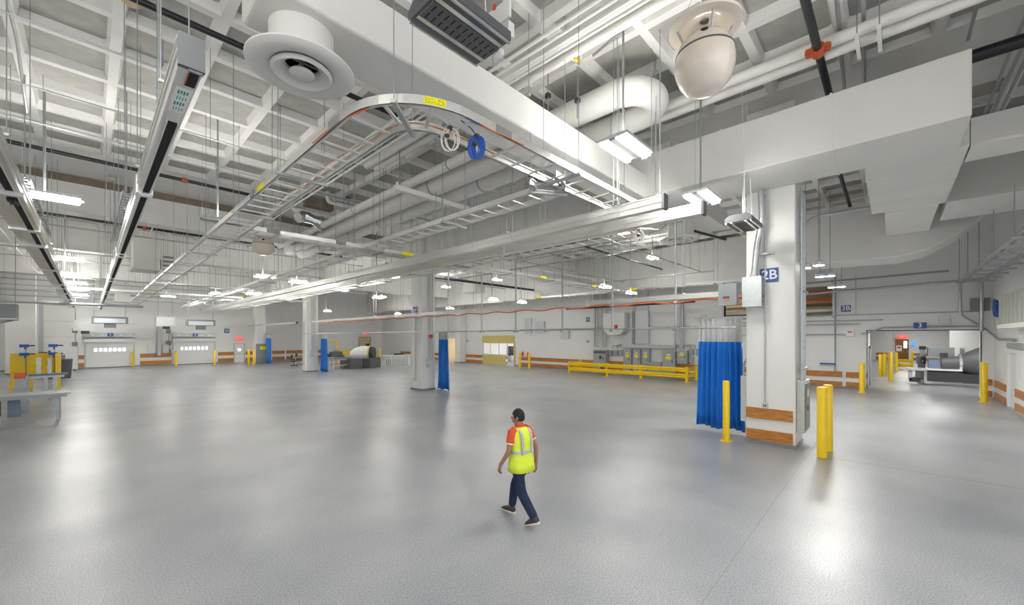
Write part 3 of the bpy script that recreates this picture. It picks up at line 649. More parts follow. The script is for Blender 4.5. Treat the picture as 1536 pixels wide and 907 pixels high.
# ================================================================== LADDER CABLE TRAYS
ZT = 5.60
def arc(cx, cy, r, a0, a1, n=12): return [(cx+r*math.cos(math.radians(a0+(a1-a0)*k/n)), cy+r*math.sin(math.radians(a0+(a1-a0)*k/n))) for k in range(n+1)]
def tray(label, path, wd, z=ZT, h=.11, sp=.44, rungs_as_parts=True, rods=3.0, first=None):
    t = thing('cable_tray', label, 'cable tray', (path[0][0], path[0][1], z))
    P = [Vector((x, y, 0)) for x, y in path]
    nrm = []
    for i in range(len(P)):
        d = (P[min(i+1, len(P)-1)]-P[max(i-1, 0)]).normalized(); nrm.append(Vector((-d.y, d.x, 0)))
    for sg in (-1, 1):
        L = [(p.x+n.x*sg*wd/2, p.y+n.y*sg*wd/2, z) for p, n in zip(P, nrm)]
        mb = MB().sweep(L, .02, h)
        L2 = [(p.x+n.x*sg*(wd/2-.02), p.y+n.y*sg*(wd/2-.02), z) for p, n in zip(P, nrm)]
        mb.sweep(L2, .05, .012); mb.sweep([(a, b, c_+h-.012) for a, b, c_ in L2], .05, .012)
        mb.build('side_rail', 'alu', t)
    # rungs by arc length
    rm = MB().box(-wd/2+.02, -.02, z+.012, wd/2-.02, .02, z+.035).mesh('rung', 'alu')
    acc = 0; cnt = 0; nextr = .15; nextrod = .6; many = MB()
    for i in range(len(P)-1):
        seg = (P[i+1]-P[i]); L = seg.length; d = seg.normalized(); a = math.atan2(d.y, d.x)+PI/2
        while nextr <= acc+L:
            c = P[i]+d*(nextr-acc)
            if cnt < 110 and rungs_as_parts: piece(rm, 'rung', t, (c.x, c.y, 0), a)
            else:
                n = Vector((-d.y, d.x, 0)); u = n*(wd/2-.02); v = d*.02
                b = [c-u-v, c+u-v, c+u+v, c-u+v]; many.prism([(q.x, q.y, z+.012) for q in b], (0, 0, .023))
            cnt += 1; nextr += sp
        while nextrod <= acc+L:
            c = P[i]+d*(nextrod-acc); n = Vector((-d.y, d.x, 0))
            for sg in (-1, 1):
                e = c+n*sg*(wd/2+.06); rod(e.x, e.y, z-.03, ZC, t, .0065)
            u = n*(wd/2+.1); v = d*.03; b = [c-u-v, c+u-v, c+u+v, c-u+v]
            MB().prism([(q.x, q.y, z-.045) for q in b], (0, 0, .04)).build('trapeze_channel', 'galv', t)
            nextrod += rods
        acc += L
    if many.v: many.build('rung_run', 'alu', t, kind='stuff')
    return t
pth = [(2.525, 50), (2.525, 30), (2.525, 12), (2.525, 4.95)]+arc(3.3, 4.95, .775, 180, 270)+[(9.2, 4.175)]+arc(9.2, 4.955, .78, 270, 360)+[(9.98, 12), (9.98, 48)]
t1 = tray('big silver ladder cable tray that curves round under the white duct', pth, .63)
t2 = tray('silver ladder cable tray branching off between the curved tray and the busways', arc(5.5, 5.07, .6, 270, 360)[0:]+[(6.1, 12), (6.1, 48)], .56)
t3 = tray('silver ladder cable tray crossing sideways through the hall beyond the curve', [(2.9, 12.2), (12, 12.2), (24, 12.2)], .56)
t4 = tray('silver ladder cable tray high along the long wall, seen over the low busway', [(22.3, 3), (22.3, 45)], .56, rungs_as_parts=False)
t5 = tray('distant silver ladder cable tray crossing in front of the back wall', [(-1, 34), (12, 34)], .56, rungs_as_parts=False)
for k, (ang) in enumerate((208, 262)):      # splice plates at the curve
    a = math.radians(ang)
# yellow labels on the tray side rails
def stickers():
    a0, a1 = 238, 252; r = 1.10
    mb = MB().sweep([(3.3+r*math.cos(math.radians(a0+(a1-a0)*k/6)), 4.95+r*math.sin(math.radians(a0+(a1-a0)*k/6)), ZT+.012) for k in range(7)], .006, .088)
    lb = mb.build('warning_label', 'sticker', t1, label='yellow warning label')
    pr_ = MB(); rr_ = 1.105
    for k in range(14):
        a = math.radians(239+k*.9)
        for q in range(4):
            if random.random() < .6:
                x, y = 3.3+rr_*math.cos(a), 4.95+rr_*math.sin(a); pr_.cb(x, y, ZT+.025+q*.017, .010, .006, .004)
    pr_.build('label_print', 'char', lb)
    for y in (8.4,): MB().box(2.19, y, ZT+.0, 2.2, y+.35, ZT+.11).build('warning_label', 'sticker', t1)
    MB().box(8.2, 3.84, ZT+.01, 8.6, 3.85, ZT+.10).build('warning_label', 'sticker', t1)
    for y in (10.2, 19, 27): MB().box(9.655, y, ZT, 9.66, y+.4, ZT+.11).build('warning_label', 'sticker', t1)
    for y in (12.9, 24): MB().box(5.81, y, ZT, 5.815, y+.4, ZT+.11).build('warning_label', 'sticker', t2)
    for x in (7.2, 14.5, 19): MB().box(x, 11.9, ZT, x+.45, 11.905, ZT+.12).build('warning_label', 'sticker', t3)
    for y in (10.8, 18): MB().box(22.0, y, ZT, 22.005, y+.5, ZT+.12).build('warning_label', 'sticker', t4)
    for x in (2.5, 7.5): MB().box(x, 33.7, ZT, x+.5, 33.705, ZT+.12).build('warning_label', 'sticker', t5)
stickers()
for a in (196, 270+22):    # grey splice plates
    pass
MB().box(2.185, 5.15, ZT, 2.195, 5.45, ZT+.11).build('splice_plate', 'gbox', t1); MB().box(3.75, 3.845, ZT, 4.05, 3.855, ZT+.11).build('splice_plate', 'gbox', t1)
MB().box(2.185, 9.0, ZT, 2.195, 9.25, ZT+.11).build('splice_plate', 'gbox', t1)
for x in (3.2, 5.0, 8.1): MB().box(x, 11.9, ZT, x+.3, 11.91, ZT+.11).build('splice_plate', 'gbox', t3)
def cable(name, m, pts, r, parent=None):
    return MB().tube(bend(pts, .08, 3), r, 6).build(name, m, parent, True)
go = [(2.74, 11, ZT+.05)]+[(2.70+.06*math.sin(k*1.3), 10.3-k*.45, ZT+.05) for k in range(10)]+[(2.75, 5.3, ZT+.05)]+[(3.3+.55*math.cos(math.radians(a)), 4.95+.55*math.sin(math.radians(a)), ZT+.05) for a in (195, 215, 235, 255, 270)]+[(3.8, 4.36, ZT+.05), (4.3, 4.4, ZT+.04)]
CR = .0055
tag(cable('tray_cable', 'orange', go, CR), 'thin orange cable lying in the curved tray', 'cable')
tag(cable('tray_cable', 'green', [(x+.04*math.sin(i*2.1), y+.03, z+.01) for i, (x, y, z) in enumerate(go)], CR), 'thin green cable lying in the curved tray', 'cable')
for k, a in enumerate(((185, 215), (278, 300))): pass
tag(cable('tray_cable', 'orange', [(2.19, 6.0, ZT+.02), (2.19, 5.3, ZT+.02), (2.22, 4.9, ZT+.0), (2.3, 4.55, ZT-.01)], .007), 'short orange bonding cable on the left outside of the tray curve', 'cable')
tag(cable('tray_cable', 'orange', [(3.5, 3.87, ZT-.005), (3.9, 3.84, ZT+.0), (4.3, 3.84, ZT+.01)], .007), 'short orange bonding cable on the right outside of the tray curve', 'cable')
def coil(name, label, m, c, rx, rz, n, r, tie=True, ang=0):
    t = thing(name, label, 'cable', c)
    for k in range(n):
        ph = random.uniform(-.035, .035); a = ang+random.uniform(-.25, .25); sx = rx*random.uniform(.85, 1.05); sz = rz*random.uniform(.93, 1.03)
        pts = [(c[0]+(sx*math.cos(q*2*PI/16))*math.cos(a)+ph*math.sin(a), c[1]+(sx*math.cos(q*2*PI/16))*math.sin(a)+ph, c[2]+sz*math.sin(q*2*PI/16)) for q in range(17)]
        MB().tube(pts, r, 6, False).build('loop', m, t, True)
    if tie: MB().cb(c[0], c[1], c[2]+rz-.03, .05, .06, .05).cb(c[0]-rx*.8, c[1]-.03, c[2], .05, .05, .03).build('cable_tie', 'dark', t)
    MB().tube([(c[0], c[1], c[2]+rz), (c[0]-.05, c[1]+.05, c[2]+rz+.1), (c[0]-.25, c[1]+.02, c[2]+rz+.12)], r, 6).build('lead', m, t, True)
    return t
X, Y = at(715, 221, 5.38); coil('cable_coil', 'tight blue data cable coil hanging from the tray', 'cable_b', (X, Y, 5.38), .075, .15, 26, .008, ang=-.75)
X, Y = at(675, 207, 5.44); coil('cable_coil', 'loose pale pink-white cable coil left of the blue coil', 'cable_w', (X, Y, 5.42), .09, .15, 6, .006, ang=-.75)
X, Y = at(958, 355, 5.3); coil('cable_coil', 'pale cable coil hanging below the busway beside the small diffuser', 'cable_w', (X, Y, 5.3), .1, .16, 7, .008, ang=-.75)

# ================================================================== LAMPS
def lamp(x, y, z, L=1.0, W=.42, label='', group=None, pole=True, ax='x', down=True, up=True):
    t = thing('tube_lamp', label, 'lamp', (x, y, z), group)
    if ax == 'x': bx = lambda m, a0, b0, c0, a1, b1, c1: m.box(x+a0, y+b0, z+c0, x+a1, y+b1, z+c1)
    bx(MB(), -L/2, -W/2-.03, .05, L/2, W/2+.03, .11).build('housing', 'lbox', t)
    m_ = MB(); bx(m_, -L/2, -.06, .02, L/2, .06, .05); m_.build('centre_louvre', 'gbox', t)
    for sg in (-1, 1):
        tb = MB(); bx(tb, -L/2+.02, sg*(W/2-.05)-.05, .0, L/2-.02, sg*(W/2-.05)+.05, .045)
        tb.build('tube', 'tube' if down else 'paint', t)
    MB().box(x-L/2+.05, y-W/2+.06, z+.11, x+L/2-.05, y+W/2-.06, z+.125).build('uplight_panel', 'uplight' if up else 'paint', t)
    if pole:
        rod(x-.1, y, z+.125, ZC, t, .022, 'pole'); rod(x-L/2+.05, y, z+.11, ZC-.6, t, .004, 'guy_wire')
    MB().lathe([(0, z-.02), (.05, z-.01), (.05, z+.03), (0, z+.05)], x+L/2+.03, y-.1, 12).build('motion_sensor', 'paint', t, True)
    return t
l0 = lamp(6.74, 3.52, 6.25, 1.0, .5, 'twin-tube hanging lamp, lit, in front of the white U-bend')
def lmp(x, y, lab, z=6.25, grp=None):
    if (x, y) == (10.0, 3.26): return lamp(x, y, 6.1, 1.0, .5, lab, up=False)
    return lamp(x, y, z, .55, .32, lab) if z < 6 else lamp(x, y, z, 1.0, .5, lab)
lmp(10.0, 3.26, 'twin-tube hanging lamp, lit, just above the ends of the busways')
lmp(-.66, 15.0, 'lit twin-tube lamp at far left between the two rails, nearest there')
lmp(-.66, 26.5, 'second lit lamp back in the row between the left rails')
for k, y in enumerate((33, 38, 43, 48.5)): lmp(-.6, y, 'small distant lit lamp in the row between the left rails, '+['third', 'fourth', 'fifth', 'farthest'][k]+' back')
for k, (px, py) in enumerate(((397, 416), (326, 441))):
    x, y = at(px, py, 6.25); lmp(x, y, ['lit lamp hanging behind the second tray near the cream globe', 'lit lamp farther back above the second dock door', 'lit lamp far back above the first dock door'][k])
for k, (x, y) in enumerate(((9.0, 27), (9.0, 37), (4.6, 45), (9.0, 46))):  # fill lamps added to brighten the far end of the hall
    lmp(x, y, ['added fill lamp before the third column over the busways', 'added fill lamp beside the third column over the busways', 'added fill lamp near the back wall over the second dock door', 'added fill lamp near the back wall before the fourth column'][k], 6.25)
k = 0
for px, py in ((675, 463), (740, 450), (783, 454), (908, 431), (947, 440), (567, 447), (597, 471), (491, 467)):
    x, y = at(px, py, 5.1); lmp(x, y, 'lit lamp in the bay behind the columns, '+['left of column two', 'beside the yellow tray label', 'over the long wall booth', 'above the yellow guard rail', 'nearest to column 2B', 'beyond column two', 'low and far beyond column two', 'beyond column three'][k], 5.1); k += 1
k = 0
for px, py in ((1208, 402), (1228, 398), (1230, 415), (1245, 414), (1248, 431), (1262, 430)):
    x, y = at(px, py, 5.0); a = thing('spot_lamp', 'small bright spot lamp right of column 2B, '+['upper left', 'upper right', 'middle left', 'middle right', 'lower left', 'lower right'][k]+' of the cluster', 'lamp', (x, y, 5)); k += 1
    MB().lathe([(0, 5.02), (.13, 5.02), (.13, 5.0), (0, 4.99)], x, y, 12).build('lens', 'spot', a); MB().lathe([(.14, 4.995), (.15, 5.1), (.05, 5.16), (0, 5.16)], x, y, 12).build('shade', 'lbox', a); rod(x, y, 5.14, 8.0, a, .012)
def fill_panel(x, y, z, label):  # glowing panels added to light the adjoining rooms, no known fixtures
    t = thing('fill_panel_lamp', label, 'lamp', (x, y, z)); MB().box(x-.6, y-.3, z-.06, x+.6, y+.3, z).build('diffuser', 'fill_light', t); MB().box(x-.65, y-.35, z-.02, x+.65, y+.35, z+.03).build('frame', 'lbox', t)
for k, (x, y) in enumerate(((32, -2), (38, 2), (44, -2), (50, 3), (57, -1), (64, -2))): fill_panel(x, y, 4.27, 'added panel lamp lighting the room beyond opening 3, %s from the front' % ['first', 'second', 'third', 'fourth', 'fifth', 'sixth'][k])
fill_panel(31, 36, 3.17, 'added panel lamp lighting the tan side room'); fill_panel(32, 28, 2.97, 'added panel lamp lighting the yellow booth, front'); fill_panel(33, 25.5, 2.97, 'added panel lamp lighting the yellow booth, back'); fill_panel(33.5, 8, 7.9, 'added panel lamp lighting the brown plant room')
# out of frame, continuing the hall's lamp rows behind and beside the camera
for k, (x, y) in enumerate(((-.6, 3.4), (2.0, -5.0), (-3.5, 9))): lmp(x, y, 'lit lamp of the row outside the picture, '+['left', 'right', 'far left'][k]+' of the viewer')
for k, (x, y) in enumerate(((17, 9), (23.5, 10.5), (17, 21.5), (23.5, 24), (17, 29), (23.5, 31), (18, 41), (24, 44))):  # extra lamps added because the rear bay was too dim
    lamp(x, y, 7.6, .8, .4, 'added fill lamp high in the rear bay above the crossing trays, '+['first near the low busway', 'first near the long wall', 'second near the low busway', 'second near the long wall', 'third near the low busway', 'third near the long wall', 'fourth near the low busway', 'fourth near the long wall'][k])
lamp(2.6, 13.9, 6.1, 1.0, .5, 'lamp throwing its light only upward, just over the left arm of the curved tray', down=False)
# switched-off slatted fixtures
def slatlamp(x, y, z, L, W, label):
    t = thing('slatted_lamp', label, 'lamp', (x, y, z))
    MB().prism([(x-L/2, y-W/2, z+.0), (x-L/2, y+W/2, z), (x-L/2, y+W/2, z+.1), (x-L/2, y+W/2-.1, z+.17), (x-L/2, y-W/2+.1, z+.17), (x-L/2, y-W/2, z+.1)], (L, 0, 0)).build('housing', 'deep', t)
    MB().box(x-L/2+.02, y-W*.2, z-.03, x+L/2-.02, y+W*.2, z).build('louvre_plate', 'char', t)
    for k in range(11):
        for q in (-1, 1):
            xx = x-L/2+.07+k*(L-.14)/10; MB().box(xx-.007, y+q*W*.1-W*.07, z-.033, xx+.007, y+q*W*.1+W*.07, z-.03).build('slot', 'slot', t)
    for q in (-1, 1):
        MB().box(x-L/2+.02, y+q*W*.27-.025, z-.015, x+L/2-.02, y+q*W*.27+.025, z-.002).build('reflector', 'refl', t)
        MB().box(x-L/2, y+q*W*.46-.012, z-.03, x+L/2, y+q*W*.46+.012, z).build('edge_strip', 'refl', t)
    MB().lathe([(0, z-.03), (.05, z-.02), (.06, z+.03)], x+L/2+.06, y-.05, 14).build('motion_sensor', 'white', t, True)
    for q in (-1, 1): MB().cyl((x+q*L*.3, y-.1, z+.16), (x+q*L*.2, y, ZC), .006, 5).build('chain', 'white', t)
    return t
t = slatlamp(2.80, 3.42, 6.2, .95, .6, 'dark unlit slatted lamp at top centre beside the duct')
MB().box(3.42, 3.3, 6.45, 3.52, 3.42, 6.62).build('junction_box', 'wrap', t); MB().box(3.28, 3.15, 6.5, 3.31, 3.5, 6.72).build('bracket_plate', 'paint', t)
MB().box(3.2, 3.3, 6.62, 3.215, 3.34, 6.68).build('red_tag', 'red', t)
slatlamp(10.75, 2.55, 5.5, 1.05, .55, 'dark unlit slatted lamp close to the left of column 2B')
rod(10.7, 2.55, 5.66, 6.68, bpy.data.objects['slatted_lamp.001'], .03, 'pole')
# cream globes with dish
def globe(x, y, zb, r, hgt, label):
    t = thing('globe_fixture', label, 'globe', (x, y, zb))
    pr = [(0, 0), (.35, .012), (.62, .07), (.84, .20), (.97, .38), (1.0, .52), (.97, .66), (.985, .665), (.98, .69), (.955, .695), (.86, .83), (.66, .94), (.4, .99), (0, 1.0)]
    MB().lathe([(a*r, zb+b*hgt) for a, b in pr[:7]], x, y, 40).build('lower_shell', 'cream', t, True)
    MB().lathe([(a*r, zb+b*hgt) for a, b in pr[6:10]], x, y, 40).build('seam_band', 'char', t, True)
    MB().lathe([(a*r, zb+b*hgt) for a, b in pr[9:]], x, y, 40).build('upper_shell', 'cream', t, True)
    an = math.atan2(-y, -x)
    c = Vector((x+r*.80*math.cos(an), y+r*.80*math.sin(an), zb+.86*hgt)); nn = Vector((math.cos(an)*.75, math.sin(an)*.75, .65)).normalized()
    MB().cyl(c-nn*.01, c+nn*.012, r*.12, 16).build('port_hole', 'slot', t)
    zd = zb+hgt+.1
    MB().lathe([(.06, zd+.10), (r*.6, zd+.02), (r*1.05, zd-.01), (r*1.2, zd+.0), (r*1.22, zd+.03), (r*1.05, zd+.06), (.06, zd+.16)], x, y, 40).build('dish', 'cream', t, True)
    for k in range(4):
        a = k*PI/2+.6; MB().cyl((x+r*.72*math.cos(a), y+r*.72*math.sin(a), zb+hgt*.9), (x+r*.95*math.cos(a), y+r*.95*math.sin(a), zd+.02), .016).build('standoff', 'galv', t)
        MB().cyl((x+r*.9*math.cos(a), y+r*.9*math.sin(a), zd+.04), (x, y, zd+.75), .004, 4).build('stay_wire', 'rod', t)
    MB().tube([(x, y, zd+.14), (x, y, zd+.5), (x+.03, y, zd+.9), (x, y, ZC)], .03, 8).build('flex_conduit', 'galv', t, True)
    return t
globe(5.62, 1.80, 6.08, .37, .76, 'glossy cream egg-shaped globe under a round dish, upper right')
globe(4.97, 19.0, 6.25, .42, .68, 'distant cream globe hanging left of the tray crossing')
# small ceiling sensors
for k, (px, py) in enumerate(((822, 150), (866, 157))):
    X, Y = at(px, py, 8.0); t = thing('ceiling_sensor', ['left', 'right'][k]+' small black valve head hanging above the white duct', 'valve', (X, Y, 8))
    MB().lathe([(0, 8.13), (.07, 8.13), (.07, 8.06), (0, 8.06)], X, Y, 6).build('handwheel', 'dark', t); rod(X, Y, 7.7, ZC, t, .014)
for k, (px, py) in enumerate(((197, 3), (165, 271))):
    X, Y = at(px, py, 8.7); t = thing('smoke_detector', 'beige round ceiling detector '+['at the top edge left', 'hanging before the brown beam strip'][k], 'detector', (X, Y, 8.7))
    MB().lathe([(0, 8.66), (.10, 8.66), (.15, 8.70), (.15, 8.74), (0, 8.75)], X, Y, 20).build('dome', 'tan', t, True); MB().lathe([(.15, 8.74), (.17, 8.78), (0, 8.79)], X, Y, 20).build('base_ring', 'paint', t)
# brass valve on the white pipe, foil-wrapped duct transition, white heating pipes
X, Y = at(868, 80, 8.3); t = thing('gas_valve', 'brass valve with yellow handle beside the near white pipe pair', 'valve', (X, Y, 8.2))
MB().cyl((X, Y, 8.1), (X, Y, 8.4), .035).build('body', 'card', t); MB().box(X-.14, Y-.015, 8.12, X-.02, Y+.015, 8.15).build('handle', 'yellow', t)
t = thing('foil_duct', 'crumpled foil-wrapped duct elbow under the brown beam strip', 'duct', (6.5, 19.6, 7.6))
fp = []
a = at(445, 320, 7.9)
for k in range(9): fp.append((a[0]+k*.3, a[1]-.1+.1*math.sin(k*2), 7.75+.12*math.sin(k*1.7)))
MB().tube(fp, [.25+.08*math.sin(k*2.7) for k in range(9)], 9).build('foil_wrap', 'foil', t)
MB().box(a[0]+.2, a[1]-.5, 8.2, a[0]+1.3, a[1]-.1, 8.6).build('duct_collar', 'brown', t)
pipe('insulated_pipe', 'white elbowed heating pipe beside the foil-wrapped duct', bend([(5.6, 17.5, 8.6), (5.6, 17.5, 8.0), (8.9, 17.5, 8.0), (8.9, 19, 8.0)], .15), .09)
pipe('insulated_pipe', 'second white elbowed pipe with blue valves behind the foil-wrapped duct', bend([(6.6, 16.5, 8.7), (6.6, 16.5, 8.3), (9.4, 16.5, 8.3), (9.4, 18, 8.3)], .15), .08)
for k, x in enumerate((7.4, 8.3)):
    t = thing('valve_wheel', ['left', 'right'][k]+' blue handwheel on the elbowed white pipe', 'valve', (x, 16.4, 8.4))
    MB().lathe([(0, 8.62), (.11, 8.62), (.11, 8.65), (0, 8.65)], x, 16.4, 10).build('wheel', 'sign', t); MB().cyl((x, 16.4, 8.38), (x, 16.4, 8.62), .03).build('stem', 'galv', t)
# loose hanger rods left in the slab and thin hung wires (each one a rod of its own)
for k in range(70):
    x = random.choice([.37+MOD*i for i in range(-3, 8)])+random.uniform(-.1, .1); y = random.uniform(8, 44)
    if 21.5 < y < 23: continue
    L = random.uniform(.7, 3.0)
    o = rod(x, y, ZC-L, ZC, None, .006, 'threaded_rod'); tag(o, 'thin threaded rod hanging free from the waffle slab', 'rod', 'loose threaded rods under the slab')
for k in range(40):
    x = .37+MOD*random.randint(10, 18)+random.uniform(-.08, .08); y = random.choice([random.uniform(5, 17.5), random.uniform(24, 34)]); L = random.uniform(1.5, 3.6)
    o = rod(x, y, ZC-L, ZC, None, .007, 'threaded_rod'); tag(o, 'thin threaded rod hanging free in the bay behind the columns', 'rod', 'loose threaded rods in the rear bay')
for k, (px, ytop, ybot) in enumerate(((238, -40, 140), (926, 235, 300), (990, 225, 300))):
    X, Y = at(px, 140 if k == 0 else ybot, 5.6)
    o = rod(X, Y, 5.5, ZC, None, .009, 'threaded_rod'); tag(o, 'bright steel rod '+['in front of the left busway end', 'directly under the twin-tube lamp', 'at the end of the upper busway'][k], 'rod')

# ================================================================== COLUMN 2B FITTINGS
def sign(n, label, body, plane, p, a, z, wd, h, ts, face=-1):
    t = thing('bay_sign', label, 'sign', (p, a, z) if plane == 'x' else (a, p, z))
    if plane == 'x':
        MB().box(p-.015, a-wd/2, z-h/2, p, a+wd/2, z+h/2).build('plate', 'sign', t)
        text(body, ts, (p-.02, a, z), (0, -1, 0), (0, 0, 1), 'white', t)
    else:
        MB().box(a-wd/2, p-.015, z-h/2, a+wd/2, p, z+h/2).build('plate', 'sign', t)
        text(body, ts, (a, p-.02, z), (1, 0, 0), (0, 0, 1), 'white', t)
sign(1, 'blue sign lettered 2B on the near column', '2B', 'x', 12.21, 2.31, 4.46, .40, .36, .34)
sign(2, 'blue sign lettered 3B on the wall right of the near column', '3B', 'x', WX-.01, 1.82, 4.42, .42, .36, .36)
sign(3, 'blue sign with number 3 over the large opening', '3', 'x', WX-.22, -1.05, 3.42, .46, .30, .32)
MB().box(WX-.22, -1.1, 3.36, WX, -1.0, 3.48).build('bracket', 'galv', bpy.data.objects['bay_sign.002'])
sign(4, 'blue sign lettered 2C on the second column', '2C', 'x', 12.04, 18.6, 4.22, .38, .5, .3)
Y, Z = onX(882, 479, WX); sign(5, 'small blue sign lettered 3C above the electrical panels', '3C', 'x', WX-.01, Y, Z, .36, .38, .26)
Y, Z = onX(695, 486, WX); sign(6, 'tiny blue sign on the long wall left of the yellow booth', '3D', 'x', WX-.01, Y, Z, .5, .5, .34)
X, Z = onY(340, 496, WY); sign(7, 'tiny blue sign on the back wall above the white door', '2E', 'y', WY-.01, X, Z, .45, .45, .3)
t = thing('junction_box', 'light grey metal box on the near column partly over the 2B sign', 'box', (12, 2.6, 3.7))
MB().box(11.85, 2.42, 3.64, 12.2, 2.86, 4.42).build('enclosure', 'lbox', t); MB().box(11.86, 2.405, 3.66, 12.19, 2.42, 4.4).build('side_cover', 'gbox', t)
MB().box(11.97, 2.395, 3.86, 12.03, 2.405, 3.93).build('switch', 'dark', t); MB().box(11.96, 2.395, 3.75, 12.04, 2.405, 3.80).build('red_label', 'red', t)
t = thing('flex_conduit', 'thick bent grey conduit entering the top of the column box', 'conduit', (12, 2.6, 4.4))
MB().tube(bend([(12.0, 2.62, 4.40), (12.0, 2.55, 5.2), (12.0, 2.42, 5.9), (12.0, 2.46, 6.66)], .25), .075, 14).build('conduit_run', 'galv', t, True)
MB().tube([(12.0, 2.62, 4.40), (12.0, 2.61, 4.50)], .10, 12).tube([(12.0, 2.45, 5.72), (12.0, 2.44, 5.8)], .088, 12).build('coupling', 'galv', t)
MB().box(12.1, 2.2, 5.0, 12.2, 2.6, 5.04).build('clip_strut', 'galv', t)
t = thing('outlet_drop', 'slim conduit with outlet box down the face of the near column', 'conduit', (12.19, 2.42, 1))
MB().cyl((12.19, 2.40, 1.05), (12.19, 2.40, 6.6), .016).build('conduit_run', 'galv', t)
MB().box(12.14, 2.34, .98, 12.21, 2.46, 1.12).build('outlet_box', 'lbox', t); MB().box(12.135, 2.37, 1.02, 12.14, 2.39, 1.08).box(12.135, 2.41, 1.02, 12.14, 2.43, 1.08).build('sockets', 'dark', t)
t = thing('electrical_panel', 'tall light panel on the right side of the near column, conduits above', 'panel', (12.8, 1.6, .4))
MB().box(12.35, 1.58, .42, 13.25, 1.74, 1.72).build('enclosure', 'lbox', t); MB().box(12.42, 1.565, .48, 13.18, 1.58, 1.66).build('panel_door', 'gbox', t)
MB().box(12.7, 1.555, 1.3, 12.9, 1.565, 1.5).build('label', 'white', t); MB().box(12.75, 1.55, .95, 12.79, 1.565, 1.08).build('latch', 'dark', t)
for k, x in enumerate((12.45, 12.62, 12.8, 13.0)): MB().cyl((x, 1.66, 1.72), (x, 1.66, 6.6), .03).build('conduit_run', 'galv', t, True)
MB().box(12.35, 1.6, 2.0, 13.2, 1.64, 2.05).box(12.35, 1.6, 4.0, 13.2, 1.64, 4.05).build('strut', 'galv', t)
t = thing('electrical_panel', 'shallow light panel on the left side of the near column by the curtain', 'panel', (12.6, 2.9, .5))
MB().box(12.3, 2.86, .55, 12.9, 3.0, 1.78).build('enclosure', 'lbox', t); MB().tube(bend([(12.4, 2.95, 1.78), (12.4, 2.95, 2.1), (12.4, 2.87, 2.25)], .08), .025).build('conduit_run', 'galv', t, True)
# second & third column fittings
for (cx, cy, lb) in ((12.05, 18.0, 'second'), (12.05, 34.3, 'third')):
    t = thing('outlet_drop', 'conduit and boxes down the face of the %s column' % lb, 'conduit', (cx, cy+.6, .6))
    MB().cyl((cx-.02, cy+.55, .5), (cx-.02, cy+.55, 4.0), .03).build('conduit_run', 'galv', t); MB().box(cx-.06, cy+.48, .5, cx, cy+.62, .7).build('outlet_box', 'lbox', t)
    MB().box(cx+.25, cy-.06, 1.5, cx+.4, cy-.01, 1.75).box(cx+.28, cy-.08, 1.2, cx+.5, cy-.01, 1.42).build('switch_box', 'lbox', t)
    for q in (.4, .52, .66): MB().cyl((cx+q, cy-.03, 1.6), (cx+q, cy-.03, 6.5), .02).build('conduit_run', 'galv', t)
t = thing('alarm_bell', 'red round alarm bell on the second column', 'alarm', (12.6, 17.95, 2.85))
MB().tube([(12.6, 17.99, 2.88), (12.6, 17.9, 2.88)], .1, 14).build('bell', 'red', t); MB().box(12.53, 17.96, 2.8, 12.67, 17.995, 2.96).build('backbox', 'red', t)

# ================================================================== CURTAINS (welding curtains on rails behind the columns)
def curtain(label, x, y0, y1, z0, z1, nfold, amp, zt, m='blue'):
    t = thing('blue_curtain', label, 'curtain', (x, (y0+y1)/2, z0))
    N = nfold*8; vs = []; rows = 6
    for r in range(rows+1):
        z = z0+(z1-z0)*r/rows; flare = 1+.10*(1-r/rows)
        for k in range(N+1):
            u_ = k/N; y = (y0+y1)/2+(y0-y1)*(.5-u_)*-1*flare
            xx = x+amp*math.sin(u_*nfold*2*PI+.3*math.sin(r))*(.6+.4*math.sin(u_*5)**2)+.04*math.sin(u_*9+r*.2)
            vs.append((xx, y, z+(0 if r else .03*math.sin(u_*11))))
    fs = [(r*(N+1)+k, r*(N+1)+k+1, (r+1)*(N+1)+k+1, (r+1)*(N+1)+k) for r in range(rows) for k in range(N)]
    o = MB().add(vs, fs).build('curtain_cloth', m, t, True); sm = o.modifiers.new('thick', 'SOLIDIFY'); sm.thickness = .004
    vs2 = [(v[0], v[1], z1+(zt-z1)*r) for r in (0, 1) for v in vs[-(N+1):]]
    MB().add(vs2, [(k, k+1, k+N+2, k+N+1) for k in range(N)]).build('mesh_header', 'net', t, True, label='pale netting header')
    MB().box(x-.02, y0-.1, zt, x+.02, y1+.1, zt+.05).build('rail', 'galv', t)
    g = MB()
    for k in range(nfold): g.box(x-.008, y0+(k+.5)*(y1-y0)/nfold-.02, zt-.03, x+.008, y0+(k+.5)*(y1-y0)/nfold+.02, zt+.01)
    g.build('hooks', 'galv', t)
    return t
curtain('wide bright blue curtain left of the near column', 13.0, 3.12, 4.35, .12, 2.70, 8, .07, 3.4)
curtain('bright blue curtain beside the second column', 13.05, 17.0, 17.9, .04, 2.7, 6, .06, 3.1)
curtain('bright blue curtain beside the third column', 13.1, 32.9, 34.2, .04, 2.7, 5, .09, 3.1)
curtain('bright blue curtain beside the fourth, farthest column', 13.0, 47.2, 48.8, .04, 2.7, 5, .11, 3.1)

